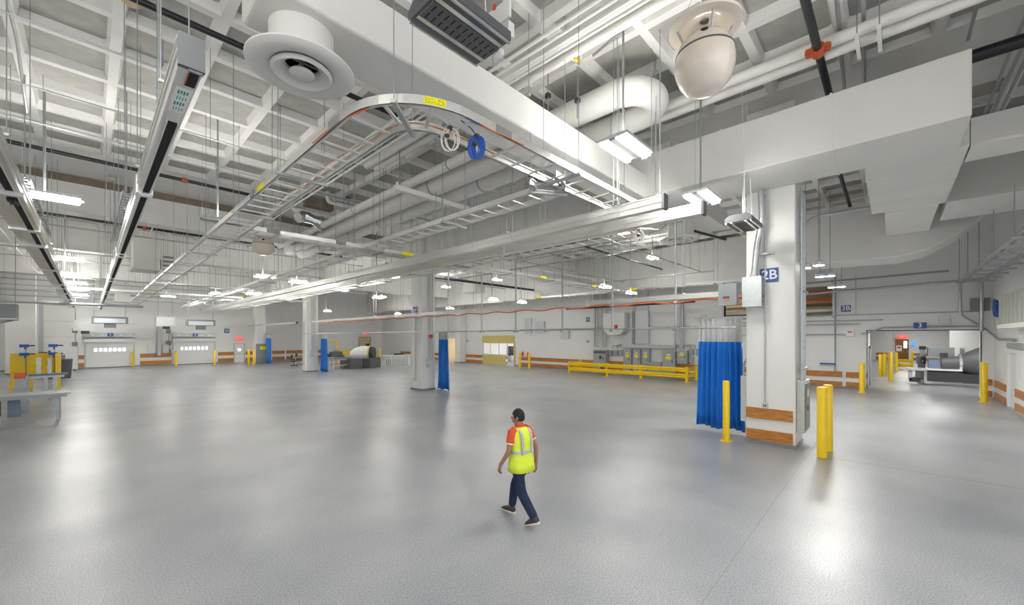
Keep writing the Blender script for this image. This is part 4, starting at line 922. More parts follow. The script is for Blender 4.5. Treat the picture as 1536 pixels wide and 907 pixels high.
# ================================================================== BOLLARDS AND GUARD RAIL
def bollard(x, y, r, h, label, plate=True):
    t = thing('bollard', label, 'bollard', (x, y, 0))
    MB().lathe([(r, .01), (r, h-.04), (r*.8, h-.01), (0, h)], x, y, 20).build('post', 'yellow', t, True)
    if plate: MB().cb(x, y, 0, r*3.2, r*3.2, .015).build('base_plate', 'yellow', t)
    return t
bollard(11.99, 3.28, .085, 1.66, 'yellow bollard in front of the wide blue curtain')
bollard(11.86, 1.18, .10, 1.68, 'nearer of the two yellow bollards right of the near column', False)
bollard(12.62, 1.14, .10, 1.67, 'farther of the two yellow bollards right of the near column', False)
for k, (px, py, h, lb) in enumerate(((1293, 589, 1.55, 'yellow bollard at the left edge of opening 3'), (1476, 603, 1.75, 'yellow bollard at the right edge of opening 3'),
     (124, 552, 1.5, 'yellow bollard left of the first dock door'), (199, 550, 1.5, 'yellow bollard right of the first dock door'), (264, 548.5, 1.5, 'yellow bollard left of the second dock door'),
     (322, 547, 1.5, 'yellow bollard right of the second dock door'), (373, 547, 1.6, 'left yellow bollard before the fourth column'), (381, 548, 1.6, 'right yellow bollard before the fourth column'),
     (780, 552.5, 1.4, 'yellow bollard beside the booth doorway'), (794, 553.5, 1.35, 'yellow bollard by the red extinguisher'), (1321, 565, 1.6, 'first yellow bollard inside opening 3'), (1327, 562, 1.6, 'second yellow bollard inside opening 3'),
     (1336, 572, 1.9, 'nearest tall yellow bollard inside opening 3'), (570, 541, 1.5, 'yellow post behind the mid-hall railing'))):
    x, y = at(px, py); bollard(x, y, .11, h, lb, py > 580)
def guard(label, pts, z=.95):
    t = thing('guard_rail', label, 'guard rail', (pts[0][0], pts[0][1], 0))
    for x, y in pts:
        MB().cb(x, y, 0, .15, .15, z).build('post', 'yellow', t); MB().cb(x, y, 0, .3, .3, .02).build('foot_plate', 'yellow', t)
    for (a, b) in zip(pts[:-1], pts[1:]):
        for zz in (.22, .62):
            A = Vector((*a, 0)); Bv = Vector((*b, 0)); d = (Bv-A).normalized(); n = Vector((-d.y, d.x, 0))
            if n.x > 0: n = -n
            prof = [(0, 0), (.05, .05), (.05, .10), (.0, .14), (.05, .18), (.05, .23), (0, .28), (-.02, .28), (.03, .18), (-.02, .14), (.03, .10), (-.02, 0)]
            poly = [A+n*(.08+p_)+Vector((0, 0, zz+q)) for p_, q in prof]
            MB().prism(poly, Bv-A).build('rail_beam', 'yellow', t)
    return t
guard('long yellow guard rail in front of the grey electrical panels', [(27.5, 18.35), (25.9, 18.35), (25.9, 15.0), (25.9, 12.4), (25.9, 9.35), (27.6, 9.35)])
x, y = at(1345, 556); guard('yellow guard rail section inside opening 3', [(x, y), (x+2.5, y), (x+2.5, y-1)], 1.5)

# ================================================================== ELECTRICAL GEAR ON THE LONG WALL
def wbx(m, x0, y0, x1, y1, d=.4):
    a = onX(x0, y0, WX-d); b = onX(x1, y1, WX-d); return m.box(WX-d, b[0], b[1], WX, a[0], a[1])
def cabinet(label, x0, y0, x1, y1, d=.4, stickers_=True, name='switch_cabinet', m='cab'):
    a = onX(x0, y0, WX-d); b = onX(x1, y1, WX-d)
    t = thing(name, label, 'cabinet', (WX-d/2, (a[0]+b[0])/2, b[1]))
    wbx(MB(), x0, y0, x1, y1, d).build('enclosure', m, t)
    MB().box(WX-d-.02, b[0]+.04, b[1]+.05, WX-d, a[0]-.04, a[1]-.05).build('cabinet_door', m, t)
    w_ = a[0]-b[0]; h_ = a[1]-b[1]; c = (a[0]+b[0])/2
    if stickers_:
        MB().box(WX-d-.026, c-w_*.2, b[1]+h_*.62, WX-d-.02, c+w_*.22, b[1]+h_*.76).build('yellow_label', 'sticker', t)
        MB().box(WX-d-.026, c-w_*.15, b[1]+h_*.80, WX-d-.02, c+w_*.15, b[1]+h_*.86).build('white_label', 'white', t)
    MB().box(WX-d-.05, b[0]+w_*.2, b[1]+h_*.48, WX-d-.02, b[0]+w_*.26, b[1]+h_*.58).build('handle', 'dark', t)
    return t
t = cabinet('dark grey switchboard at the left end behind the guard rail', 890, 524, 909, 553, .5, False)
a = onX(890, 524, WX-.5); b = onX(909, 553, WX-.5); MB().box(WX-.53, b[0]+.05, a[1]-.3, WX-.52, a[0]-.05, a[1]-.1).build('vent_grille', 'char', t)
MB().box(WX-.54, b[0]+.4, a[1]-.75, WX-.52, b[0]+.6, a[1]-.5).build('breaker', 'dark', t); MB().box(WX-.54, b[0]+.15, .25, WX-.52, b[0]+.5, .6).build('lower_vent', 'dark', t)
for k, (x0, x1) in enumerate(((935, 947), (949, 960.5), (962.5, 974))): cabinet(['left', 'middle', 'right'][k]+' of three tall grey panels with yellow labels', x0, 523.5, x1, 556+k*.8, .35)
cabinet('wide grey panel with yellow label right of the three tall ones', 993, 526, 1013, 560, .4)
cabinet('grey disconnect panel left of the wide blue curtain', 1015, 525.5, 1031, 546, .35, True)
cabinet('low grey box between the tall panels behind the guard rail', 971, 542.5, 992, 560, .35, False)
for k, (x0, y0, x1, y1) in enumerate(((911, 525, 917.5, 533), (919.5, 525, 926, 533), (928, 524.5, 934, 533), (1033, 523, 1040, 533), (1033.5, 535.5, 1039.5, 544), (1044, 523, 1050, 533.5))):
    cabinet('small grey switch box, '+['first left of the three tall panels', 'second left of the three tall panels', 'third, touching the tall panels', 'upper one beyond the disconnect panel', 'lower one beyond the disconnect panel', 'last one before the blue curtain'][k], x0, y0, x1, y1, .2, False, 'switch_box')
t = thing('wireway', 'long horizontal grey wireway above the tall panels', 'wireway', (WX-.15, 14, 1.9))
wbx(MB(), 932, 516, 1013, 523, .3).build('trough', 'galv', t)
for k, px in enumerate((918, 926, 1036, 1043)):
    Y, Z = onX(px, 523, WX-.2); Y2, Z2 = onX(936 if px < 1000 else 1012, 518-k % 2*1.5, WX-.2)
    MB().tube(bend([(WX-.2, Y, Z), (WX-.2, Y, Z2), (WX-.2, Y2, Z2)], .15), .04).build('conduit_elbow', 'galv', t, True)
for k, px in enumerate((893, 897, 905, 909, 950, 955, 973, 1021, 1024, 1013)):
    Y, _ = onX(px, 520, WX-.15); r = .07 if px in (1021, 1024, 893, 909) else .045
    conduit('vertical grey conduit rising from the panels, number %s from the left' % ['one', 'two', 'three', 'four', 'five', 'six', 'seven', 'nine', 'ten', 'eight'][k], [(WX-.2, Y, 2.0), (WX-.2, Y, 6.3)], r)
t = thing('exhaust_duct', 'wide light grey vertical sheet-metal duct behind the tall panels', 'duct', (WX-.3, 15, 2))
wbx(MB(), 933, 466, 948, 516, .28).build('duct_body', 'galv', t); wbx(MB(), 953, 466, 972, 516, .28).build('duct_body', 'galv', t)
a = onX(906, 470, WX-.6); b = onX(938, 502, WX-.6)
t = thing('air_handler', 'white curved-bottom air unit with red label above the small switch boxes', 'air unit', (WX-.4, (a[0]+b[0])/2, b[1]))
pf = [(a[0], a[1]), (a[0], b[1]+.5), (a[0]-.4, b[1]), (b[0]+.4, b[1]), (b[0], b[1]+.4), (b[0], a[1])]
MB().prism([(WX-.75, y, z) for y, z in pf], (.7, 0, 0)).build('casing', 'paint', t); c = onX(924, 490, WX-.75); MB().box(WX-.77, c[0]-.15, c[1]-.15, WX-.75, c[0]+.15, c[1]+.15).build('red_label', 'red', t)
for k, (x0, y0, x1, y1, lb) in enumerate(((1156*.0+1269, 495, 1281, 504, 'grey box with red label on the 3B wall beside opening 3'), (1409, 475, 1424, 485, 'pale grey box above opening 3'), (787, 477, 797, 500, 'grey enclosure above the booth doorway'),
     (841, 492, 853, 508, 'light grey enclosure on the long wall left of the panels'), (1050, 472, 1058, 481, 'small pale box above the disconnect panel'), (803, 482, 816, 498, 'light framed box high on the long wall'))):
    a = onX(x0, y0, WX-.15); b = onX(x1, y1, WX-.15); t = thing('junction_box', lb, 'box', (WX-.1, (a[0]+b[0])/2, b[1]))
    wbx(MB(), x0, y0, x1, y1, .15).build('enclosure', 'lbox', t)
    if k == 0: MB().box(WX-.16, (a[0]+b[0])/2-.1, a[1]-.15, WX-.15, (a[0]+b[0])/2+.1, a[1]-.07).build('red_label', 'red', t)
    else: MB().box(WX-.16, b[0]+.03, b[1]+.03, WX-.15, a[0]-.03, a[1]-.03).build('cover', 'lbox', t)
for k, (x0, y0, x1, y1) in enumerate(((790, 528, 792.5, 537), (782.5, 527, 784.5, 534))):
    a = onX(x0, y0, WX-.15); b = onX(x1, y1, WX-.15); c = (a[0]+b[0])/2
    t = thing('fire_extinguisher', ['larger', 'smaller'][k]+' red extinguisher on the wall by the booth doorway', 'extinguisher', (WX-.1, c, b[1]))
    MB().lathe([(0, b[1]), (.09, b[1]), (.09, a[1]-.12), (.04, a[1]-.04), (0, a[1])], WX-.11, c, 12).build('cylinder_body', 'red', t, True); MB().box(WX-.16, c-.02, a[1]-.05, WX-.06, c+.02, a[1]).build('valve', 'dark', t)
# small wall devices: red call points and exit signs
for k, (px, py) in enumerate(((701, 511), (881, 512), (541, 511))):
    Y, Z = onX(px, py, WX-.05) if k < 2 else (0, 0)
    if k < 2:
        t = thing('call_point', 'small red call point on the long wall '+['left of the booth', 'below the 3C sign'][k], 'alarm', (WX-.05, Y, Z)); MB().box(WX-.06, Y-.1, Z-.1, WX, Y+.1, Z+.1).build('housing', 'red', t); MB().box(WX-.07, Y-.04, Z-.04, WX-.06, Y+.04, Z+.04).build('button', 'white', t)
for k, (px, py, P) in enumerate(((359.5, 508, 'b'), (549, 499.5, 'b'))):
    X, Z = onY(px, py, WY-.2); t = thing('exit_sign', 'lit red exit sign '+['over the white pedestrian door', 'on the back wall beyond the nacelle'][k], 'sign', (X, WY-.1, Z))
    MB().box(X-.32, WY-.12, Z-.18, X+.32, WY-.01, Z+.18).build('housing', 'exit', t); text('EXIT', .24, (X, WY-.125, Z), (1, 0, 0), (0, 0, 1), 'white', t)
Y, Z = onX(1353, 505.5, 68); t = thing('exit_sign', 'lit red exit sign over the brown door', 'sign', (68, Y, Z)); MB().box(68, Y-.4, Z-.16, 68.2, Y+.4, Z+.16).build('housing', 'exit', t); text('EXIT', .26, (67.99, Y, Z), (0, -1, 0), (0, 0, 1), 'white', t)

# dock equipment between doors
t = thing('wall_duct', 'vertical light grey duct with two control boxes between the dock doors', 'duct', (4.5, WY-.2, 1.2))
MB().box(4.6, WY-.3, 1.0, 4.85, WY-.02, 4.6).build('duct_body', 'galv', t); MB().box(3.95, WY-.25, 1.25, 4.45, WY-.02, 2.1).build('control_box', 'paint', t); MB().box(5.0, WY-.25, 1.25, 5.45, WY-.02, 2.1).build('control_box', 'paint', t)
MB().box(4.62, WY-.32, 4.6, 4.92, WY-.02, 5.1).build('sensor_box', 'paint', t)
for k, (px, lb) in enumerate(((113, 'left of the first dock door'), (253, 'left of the second dock door'))):
    X, _ = onY(px, 520, WY); t = thing('control_station', 'grey dock control boxes on the wall '+lb, 'control box', (X, WY-.1, 1.3))
    for z in (1.2, 2.0, 3.2): MB().box(X-.2, WY-.15, z, X+.15, WY-.01, z+.4).build('enclosure', 'gbox', t)
    MB().cyl((X, WY-.05, 1.6), (X, WY-.05, 5.0), .03).build('conduit_run', 'galv', t)
for k, (px, py) in enumerate(((165, 480.5), (301, 484.5))):
    X, Z = onY(px, py, 46); t = thing('dock_heater', 'flat glowing heater panel hung before the '+['first', 'second'][k]+' dock door', 'heater', (X, 46, Z))
    MB().box(X-1.05, 45.7, Z-.25, X+1.05, 46.4, Z+.3).build('casing', 'gbox', t); MB().box(X-.9, 45.68, Z-.2, X+.9, 45.7, Z+.15).build('glow_panel', 'glass', t); MB().box(X-.35, 45.8, Z-.6, X+.35, 46.1, Z-.25).build('control_box', 'gbox', t)
    rod(X-.9, 46, Z+.3, ZC, t, .02); rod(X+.9, 46, Z+.3, ZC, t, .02)
for k, (px, py) in enumerate(((126.5, 488), (248.5, 482))):
    X, Z = onY(px, py, 49); t = thing('unit_heater', 'white box heater at the far end of the '+['far-left rail', 'busways'][k], 'heater', (X, 49, Z))
    MB().box(X-.65, 49, Z-.45, X+.65, 49.8, Z+.45).build('casing', 'doorw', t); MB().box(X-.2, 48.9, Z-.7, X+.3, 49.3, Z-.45).build('fan_motor', 'dark', t); rod(X-.5, 49.3, Z+.45, ZC, t, .015); rod(X+.5, 49.3, Z+.45, ZC, t, .015)
# right corner
t = thing('wall_parapet', 'grey-green boarded balcony parapet at the right edge', 'parapet', (24, WR+.2, 3.2))
a = onY(1498, 445, WR+.5); b = onY(1536, 482, WR+.5)
zt, zb = a[1], onY(1498, 487, WR+.5)[1]
for k in range(7): MB().box(a[0]-k*.62-.6, WR+.45, zb, a[0]-k*.62-.02, WR+.5, zt).build('board', 'green_w', t)
MB().box(a[0]-4.4, WR+.02, zb-.15, a[0], WR+.55, zb).build('ledge', 'paint', t); MB().box(a[0]-.05, WR+.02, zb, a[0], WR+.45, zt).build('end_board', 'green_w', t)
X, Y = 28.3, -2.85; t = thing('cable_coil', 'blue cable ring hanging in the right corner', 'cable', (26.4, WR+.1, 4.5))
a = onY(1492, 464, WR+.25)
for k in range(5): MB().tube([(a[0]+.34*math.cos(q*PI/10)+.03*k, WR+.12+k*.03, a[1]+.36*math.sin(q*PI/10)+.02*k) for q in range(21)], .014, 6, False).build('loop', 'cable_b', t, True)
t = thing('junction_box', 'flat grey panel box at the right corner above opening 3', 'box', (28.5, -2.7, 4.2)); a = onX(1465, 447, WX-.2); MB().box(WX-.2, a[0]-.4, a[1]-.6, WX, a[0]+.2, a[1]).build('enclosure', 'gbox', t); MB().box(WX-.22, a[0]-.35, a[1]-.55, WX-.2, a[0]+.15, a[1]-.05).build('cover', 'gbox', t)
t = thing('door_closer', 'grey channel over the side door at the right edge', 'door closer', (24, WR+.1, 2.6)); MB().box(22.5, WR+.01, 2.4, 25.0, WR+.12, 2.62).build('channel', 'galv', t); MB().box(25.0, WR+.01, 2.45, 25.2, WR+.1, 2.58).build('end_bracket', 'dark', t)
t = thing('cable_rack', 'ladder of grey struts running along the right wall toward the corner', 'support', (24, -2.9, 5.4))
for k in range(9): MB().box(16.0+k*1.4, -3.3, 5.30, 16.06+k*1.4, -2.2, 5.37).build('cross_strut', 'galv', t)
for y in (-2.3, -2.45, -2.95, -3.1): MB().cyl((13.5, y, 5.42), (28.4, y, 5.42), .045).build('conduit_run', 'galv', t)
for k in range(5): rod(16+k*2.8, -2.25, 5.37, 6.69 if k < 2 else ZC, t, .012); 

# ================================================================== MACHINES
# black flight-nacelle style machine inside opening 3
t = thing('printing_machine', 'long black and white machine with a dark cone inside opening 3', 'machine', (35, -2.4, 0))
def ob(px0, py0, px1, py1, X, d): a = onX(px0, py0, X); b = onX(px1, py1, X); return (X, b[0], max(b[1], .02), X+d, a[0], a[1])
MB().box(*ob(1391, 557, 1444, 574, 34.0, 1.6)).build('black_base', 'dark', t)
MB().box(*ob(1391, 552.5, 1444, 557, 33.95, 1.7)).build('white_deck', 'doorw', t)
MB().box(*ob(1394, 553, 1395.5, 520, 34.0, .1)[:3]+ob(1394, 520, 1396, 553, 34.0, .1)[3:]).build('frame_post', 'doorw', t)
MB().box(*ob(1392, 521, 1432, 535, 35.0, 1.2)).build('hood', 'gbox', t); MB().box(*ob(1393, 539, 1410, 552, 34.4, 1.0)).build('blue_module', 'steel', t)
MB().box(*ob(1410, 529, 1422, 536, 34.9, .12)).build('monitor', 'dark', t)
MB().box(*ob(1360, 552, 1391, 556, 34.0, 1.3)).build('side_table', 'machine', t); MB().box(*ob(1363, 556, 1368, 570, 34.1, 1.2)).build('table_leg', 'machine', t); MB().box(*ob(1386, 556, 1391, 572, 34.1, .8)).build('table_leg', 'machine', t)
MB().box(*ob(1364, 566, 1381, 573, 34.1, .8)).build('black_tray', 'dark', t); MB().box(*ob(1373, 555, 1382, 566, 34.3, .5)).build('grey_cabinet', 'gbox', t)
ct = MB(); (ya, za) = onX(1412, 545.5, 34.4); (yb, zb_) = onX(1441, 545, 34.4); (yc, zc) = onX(1469, 545, 34.4)
ct.tube([(34.6, ya, za), (34.6, yb, zb_), (34.6, yb-.02, zb_), (34.6, yc, zc), (34.6, yc-.05, zc)], [.36, .42, .52, .88, .90], 28); ct.build('black_cone', 'deep', t, True)
MB().box(*ob(1444, 561, 1470, 576, 34.0, 1.6)).build('cone_cradle', 'dark', t)
MB().tube([(34.6, yb+.06, zb_), (34.6, yb-.06, zb_)], .54, 28).build('white_ring', 'refl', t, True)
t = thing('control_tower', 'black and blue electronics stack left of the long black machine', 'machine', (36, -1.2, 0))
MB().box(*ob(1379, 519, 1389, 524, 37, .5)).build('monitor', 'dark', t); MB().box(*ob(1375, 534, 1389, 546, 37, .8)).build('blue_cabinet', 'steel', t)
MB().box(*ob(1380, 524, 1388, 534, 37.1, .5)).build('rack', 'machine', t); MB().box(*ob(1381, 536, 1388, 544, 36.95, .06)).build('black_unit', 'dark', t); MB().box(*ob(1377, 546, 1388, 570, 37, .7)).build('plinth', 'gbox', t)
MB().box(*ob(1383, 540, 1385, 542.5, 36.9, .05)).build('yellow_knob', 'yellow', t)
t = thing('wall_screen', 'small blue wall screen beyond opening 3', 'screen', (68, -4, 3)); MB().box(*ob(1367, 514, 1374, 518, 68.15, .1)).build('panel', 'screen', t); MB().box(*ob(1370, 518, 1371, 519.5, 68.2, .05)).build('bracket', 'dark', t)
t = thing('wall_cabinet', 'dark grey wall cabinet at the back of the far room', 'cabinet', (46, -4, 0)); MB().box(*ob(1440, 522, 1444.5, 533, 45.9, .3)).build('casing', 'gbox', t); MB().box(*ob(1441, 524, 1444, 532, 45.87, .03)).build('cabinet_door', 'gbox', t)
# mid-hall simulator: white barrel on a dark base
bx0, by0 = at(552, 551)
def mid(px, py, Y=37): return onY(px, py, Y)
t = thing('engine_rig', 'white barrel with black open mouth on a long dark grey base', 'machine', (19, 37, 0))
def my(px0, py0, px1, py1, Y, d): a = onY(px0, py0, Y); b = onY(px1, py1, Y); return (a[0], Y, max(b[1], .02), b[0], Y+d, a[1])
MB().box(*my(526, 538, 571, 552, 34.5, 2.2)).build('dark_base', 'char', t); MB().box(*my(545, 538, 555, 553, 34.4, .1)).build('black_bay', 'dark', t)
ca = onY(538, 531, 36); cb_ = onY(549, 529.5, 36)
MB().tube([(ca[0]-.6, 36.4, ca[1]-.05), (ca[0]-.3, 36.2, ca[1]), (ca[0]+.2, 35.8, ca[1]+.05), (cb_[0], 35.2, cb_[1]), (cb_[0]+.1, 35.1, cb_[1])], [.25, .55, .72, .68, .62], 24).build('white_barrel', 'doorw', t, True)
MB().tube([(cb_[0]+.02, 35.15, cb_[1]), (cb_[0]+.28, 34.9, cb_[1])], [.66, .60], 24).build('black_mouth', 'dark', t, True)
MB().tube([(cb_[0]-.05, 35.22, cb_[1]), (cb_[0]+.0, 35.17, cb_[1])], .72, 24).build('yellow_rim', 'yellow', t, True)
MB().box(*my(551, 530, 561, 534, 35.0, .4)).build('drive_shaft', 'gbox', t); MB().box(*my(560, 526, 566, 540, 35.3, .6)).build('gear_unit', 'machine', t)
t = thing('yellow_cradle', 'long low yellow machine frame behind the white barrel', 'machine', (16, 39, 0)); MB().box(*my(503, 526.5, 530, 530.5, 42, .5)).build('beam', 'yellow', t)
for px in (505, 516, 528): bb = my(px, 530, px+1.6, 541, 42, .4); MB().box(bb[0], 42, 0, bb[3], 42.4, bb[5]).build('leg', 'yellow', t)
t = thing('yellow_gantry', 'tall thin yellow pipe gantry beside the third column', 'gantry', (15, 44, 0))
a = onY(492, 511, 44); b = onY(505.5, 511, 44); MB().tube(bend([(a[0], 44, a[1]), (b[0], 44, b[1]), (b[0], 44, .1)], .25), .07).build('arm', 'yellow', t, True); MB().cb(b[0], 44, 0, .5, .5, .06).build('foot', 'yellow', t); MB().cb(b[0], 44, 1.3, .22, .22, .3).build('clamp', 'yellow', t)
t = thing('machine_railing', 'round-ended white baluster railing right of the dark base', 'railing', (20, 34, 0))
ps = []
for k in range(15): ps.append(at(573+k*2.8, 550-.12*k))
for k in range(6):
    a = k/5*PI/2; ps.append((ps[14][0]+.3*math.sin(a)+.1, ps[14][1]+.6*(1-math.cos(a))))
for x, y in ps: MB().cb(x, y, 0, .06, .06, 1.02).build('baluster', 'doorw', t)
MB().sweep([(x, y, 1.02) for x, y in ps], .14, .05).build('top_rail', 'doorw', t); MB().sweep([(x, y, .1) for x, y in ps], .05, .05).build('bottom_rail', 'galv', t)
a = at(595, 548); b = at(600, 548)
t = thing('test_bench', 'bench loaded with dark equipment inside the white railing', 'bench', (21, 35.5, 0)); MB().box(*my(580, 533, 612, 538, 36, .8)).build('bench_top', 'machine', t); MB().box(*my(594, 530, 606, 534, 36.2, .5)).build('dark_unit', 'dark', t); MB().box(*my(582, 538, 586, 548, 36.2, .5)).build('cabinet_leg', 'gbox', t)
# white work tables between third column and the rig
def table(label, px, py, L=1.6, W=.8, z=.8, m='doorw', top='machine', grp=None, rot=0):
    x, y = at(px, py); t = thing('work_table', label, 'table', (x, y, 0), grp)
    MB().cb(x, y, z, L, W, .05).build('table_top', top, t)
    for sx in (-1, 1):
        for sy in (-1, 1): MB().cb(x+sx*(L/2-.05), y+sy*(W/2-.05), 0, .06, .06, z).build('leg', m, t)
    MB().cb(x, y+W/2-.05, .2, L-.1, .03, .04).cb(x, y-W/2+.05, .35, L-.1, .03, .04).build('stretcher', m, t)
    return t
table('white work table with clutter left of the white barrel, front one', 511, 553, 1.7); table('white work table left of the white barrel, rear one', 498, 548, 1.8)
for k, (px, py, Y) in enumerate(((500, 527, 38.5), (514, 531, 37.5), (496, 533, 38))):
    a = [at(498, 548), at(511, 553), at(498, 548)][k]; a = (a[0]+(.4, 0, -.5)[k],); Y = [at(498, 548), at(511, 553), at(498, 548)][k][1]; t = thing('equipment_box', ['large dark hooded instrument on the rear white table', 'flat grey instrument on the front white table', 'small black box on the rear white table'][k], 'equipment', (a[0], Y, .85))
    MB().cb(a[0], Y, .85, [1.1, .9, .5][k], .5, [.5, .22, .3][k]).build('casing', ['char', 'gbox', 'dark'][k], t); MB().cb(a[0], Y-.05, .85+[.5, .22, .3][k], [.6, .5, .2][k], .3, .12).build('top_unit', ['gbox', 'dark', 'gbox'][k], t)
def chair(x, y, rot, label):
    t = thing('office_chair', label, 'chair', (x, y, 0), 'office chairs beside the third column')
    MB().cb(x, y, .45, .5, .5, .08).build('seat', 'dark', t); bev(MB().cb(x-.22, y, .62, .07, .46, .5).build('backrest', 'dark', t), .02)
    MB().cyl((x, y, .1), (x, y, .45), .035).build('gas_post', 'dark', t)
    for k in range(5):
        a = k*2*PI/5; MB().cyl((x, y, .12), (x+.3*math.cos(a), y+.3*math.sin(a), .08), .025).cyl((x+.3*math.cos(a), y+.3*math.sin(a), 0), (x+.3*math.cos(a), y+.3*math.sin(a), .07), .035).build('caster_arm', 'dark', t)
    for s_ in (-1, 1): MB().cb(x, y+s_*.26, .66, .3, .05, .04).cb(x-.05, y+s_*.26, .5, .04, .04, .18).build('armrest', 'dark', t)
x, y = at(441, 549); chair(x, y, 0, 'black office chair left of the third column, front one'); x, y = at(448, 546); chair(x, y, 1, 'black office chair left of the third column, rear one')
table('white desk behind the office chairs at the third column', 452, 548, 1.4)
# fourth column panel
t = thing('switch_cabinet', 'tall grey cabinet with yellow sign between the fourth column and its curtain', 'cabinet', (12.6, 48.3, 0)); MB().box(12.1, 48.2, 0, 13.0, 48.85, 2.1).build('enclosure', 'gbox', t); MB().box(12.3, 48.18, 1.5, 12.9, 48.2, 1.85).build('yellow_label', 'sticker', t)
# booth contents
for k, (px0, py0, px1, py1, lb, m) in enumerate(((738, 515, 745, 524, 'dark framed window unit seen inside the booth', 'dark'), (757, 519, 766, 533, 'black electronics rack seen inside the booth', 'dark'), (747, 516, 750, 523, 'narrow dark wall unit seen inside the booth', 'gbox'), (770, 525, 777, 531, 'dark instrument seen through the booth doorway', 'char'))):
    bb = ob(px0, py0, px1, py1, 32.5, .6); t = thing('booth_equipment', lb, 'equipment', (32.8, bb[1], bb[2])); MB().box(*bb).build('casing', m, t); MB().box(32.47, bb[1]+.1, bb[2]+.1, 32.5, bb[4]-.1, bb[5]-.1).build('front_panel', 'char' if m != 'char' else 'gbox', t)
    MB().box(32.6, (bb[1]+bb[4])/2-.05, 0, 33.0, (bb[1]+bb[4])/2+.05, bb[2]).build('stand', 'galv', t)
# left-edge workshop things
t = thing('steel_table', 'grey steel table on slim legs at the left edge', 'table', (-1.6, 20.7, 0))
A = at(88, 627); Bp = at(18, 634)
z = .95; xa, ya_ = -.55, 20.7
MB().box(-2.35, 20.3, z-.12, -.55, 21.1, z-.02).build('apron', 'machine', t); MB().box(-2.45, 20.2, z-.02, -.45, 21.2, z+.03).build('table_top', 'machine', t)
for x, y in ((-.75, 20.5), (-.75, 21.0), (-2.2, 20.4), (-2.2, 21.0)): MB().cb(x, y, .05, .09, .09, .8).build('leg', 'machine', t); 
MB().cb(-1.7, 20.75, .25, .25, .3, .58).build('drawer_unit', 'steel', t); MB().cb(-2.1, 20.75, .3, .25, .3, .5).build('black_bin', 'dark', t)
def lb_(x0, y0, z0, x1, y1, z1): return MB().box(x0, y0, z0, x1, y1, z1)
t = thing('lathe_machine', 'pale grey machine tool cut off by the left frame edge', 'machine', (-2.6, 20, 0))
lb_(-3.6, 18.6, 0, -2.35, 20.0, 1.35).build('bed', 'machine', t); MB().tube([(-2.45, 18.9, .95), (-2.2, 18.9, .95)], .45, 24).build('round_guard', 'machine', t, True); lb_(-2.9, 19.0, 1.35, -2.5, 19.6, 1.6).build('saddle', 'char', t)
lb_(-2.38, 18.6, .32, -2.34, 20.0, .36).build('dark_trim', 'dark', t); lb_(-2.34, 19.2, .6, -2.3, 19.4, .95).build('door_handle', 'paint', t)
MB().box(-2.5, 20.1, 0, -2.4, 20.2, 2.1).box(-2.75, 20.1, 0, -2.65, 20.2, 2.1).build('upright', 'lbox', t)
t = thing('wooden_pallet', 'wooden pallet with dark strapping at the left edge of the floor', 'pallet', (-2.1, 17.0, 0))
for k in range(4): MB().box(-3.0, 16.1+k*.3, .1, -1.78, 16.32+k*.3, .13).build('plank', 'card', t)
MB().box(-3.0, 16.1, 0, -1.8, 16.2, .1).box(-3.0, 16.55, 0, -1.8, 16.65, .1).box(-3.0, 17.1, 0, -1.8, 17.2, .1).build('bearer', 'card', t); MB().box(-2.6, 16.2, .13, -1.95, 17.1, .3).build('dark_strap', 'dark', t)
t = thing('yellow_fixture', 'yellow welding fixture frame behind the steel table', 'fixture', (-1.7, 29, 0))
lb_(-2.6, 30.2, .9, -1.1, 30.35, 2.05).build('yellow_plate', 'yellow', t); lb_(-1.15, 29.2, .2, -1.0, 30.3, 2.05).build('yellow_side', 'yellow', t); lb_(-2.6, 30.0, .2, -1.9, 30.3, .8).build('yellow_foot', 'yellow', t)
for k in range(4): MB().tube([(-1.9+k*.2, 30.18, 1.5-k*.08), (-1.7+k*.2, 30.16, 1.75-k*.08)], .035, 6).build('clamp_arm', 'sticker', t)
t = thing('blue_roller_stand', 'blue-topped roller stand before the yellow fixture', 'stand', (-1.4, 25.5, 0))
lb_(-1.9, 25.1, 1.18, -.75, 25.5, 1.26).build('bed', 'galv', t); lb_(-1.7, 25.15, 1.26, -.65, 25.45, 1.34).build('blue_deck', 'steel', t)
for x in (-1.75, -1.25, -1.0): MB().cb(x, 25.3, 0, .12, .14, 1.18).build('leg', 'galv', t)
lb_(-1.9, 25.0, .5, -.7, 25.12, .6).build('blue_bar', 'cable_b', t); lb_(-1.5, 25.2, 1.34, -1.38, 25.35, 2.0).build('pillar', 'lbox', t); lb_(-1.2, 25.2, 1.34, -1.1, 25.35, 1.95).build('pillar', 'lbox', t)
for k, (x, z_) in enumerate(((-2.1, 2.35), (-1.2, 2.35), (-2.1, 1.95), (-1.2, 1.95))):
    t = thing('blue_clamp', 'blue pistol-shaped clamp, '+['upper left', 'upper right', 'lower left', 'lower right'][k]+' of four above the yellow fixture', 'clamp', (x, 29.9, z_))
    MB().box(x-.2, 29.85, z_, x+.1, 29.95, z_+.14).box(x-.05, 29.86, z_-.1, x+.02, 29.94, z_).build('body', 'cable_b', t); MB().cyl((x+.1, 29.9, z_+.08), (x+.28, 29.9, z_+.08), .03).build('spindle', 'dark', t); MB().cyl((x, 29.9, .0), (x, 29.9, z_), .02).build('upright', 'galv', t)
t = thing('red_clamp', 'orange-red vice on the machine behind the steel table', 'vice', (-1.9, 24.2, 1.4)); lb_(-1.98, 24.1, 1.25, -1.72, 24.3, 1.48).build('jaw', 'orange', t); lb_(-1.95, 24.0, .95, -1.7, 24.3, 1.25).build('base', 'machine', t); lb_(-2.0, 23.9, 0, -1.6, 24.3, .95).build('pedestal', 'machine', t)
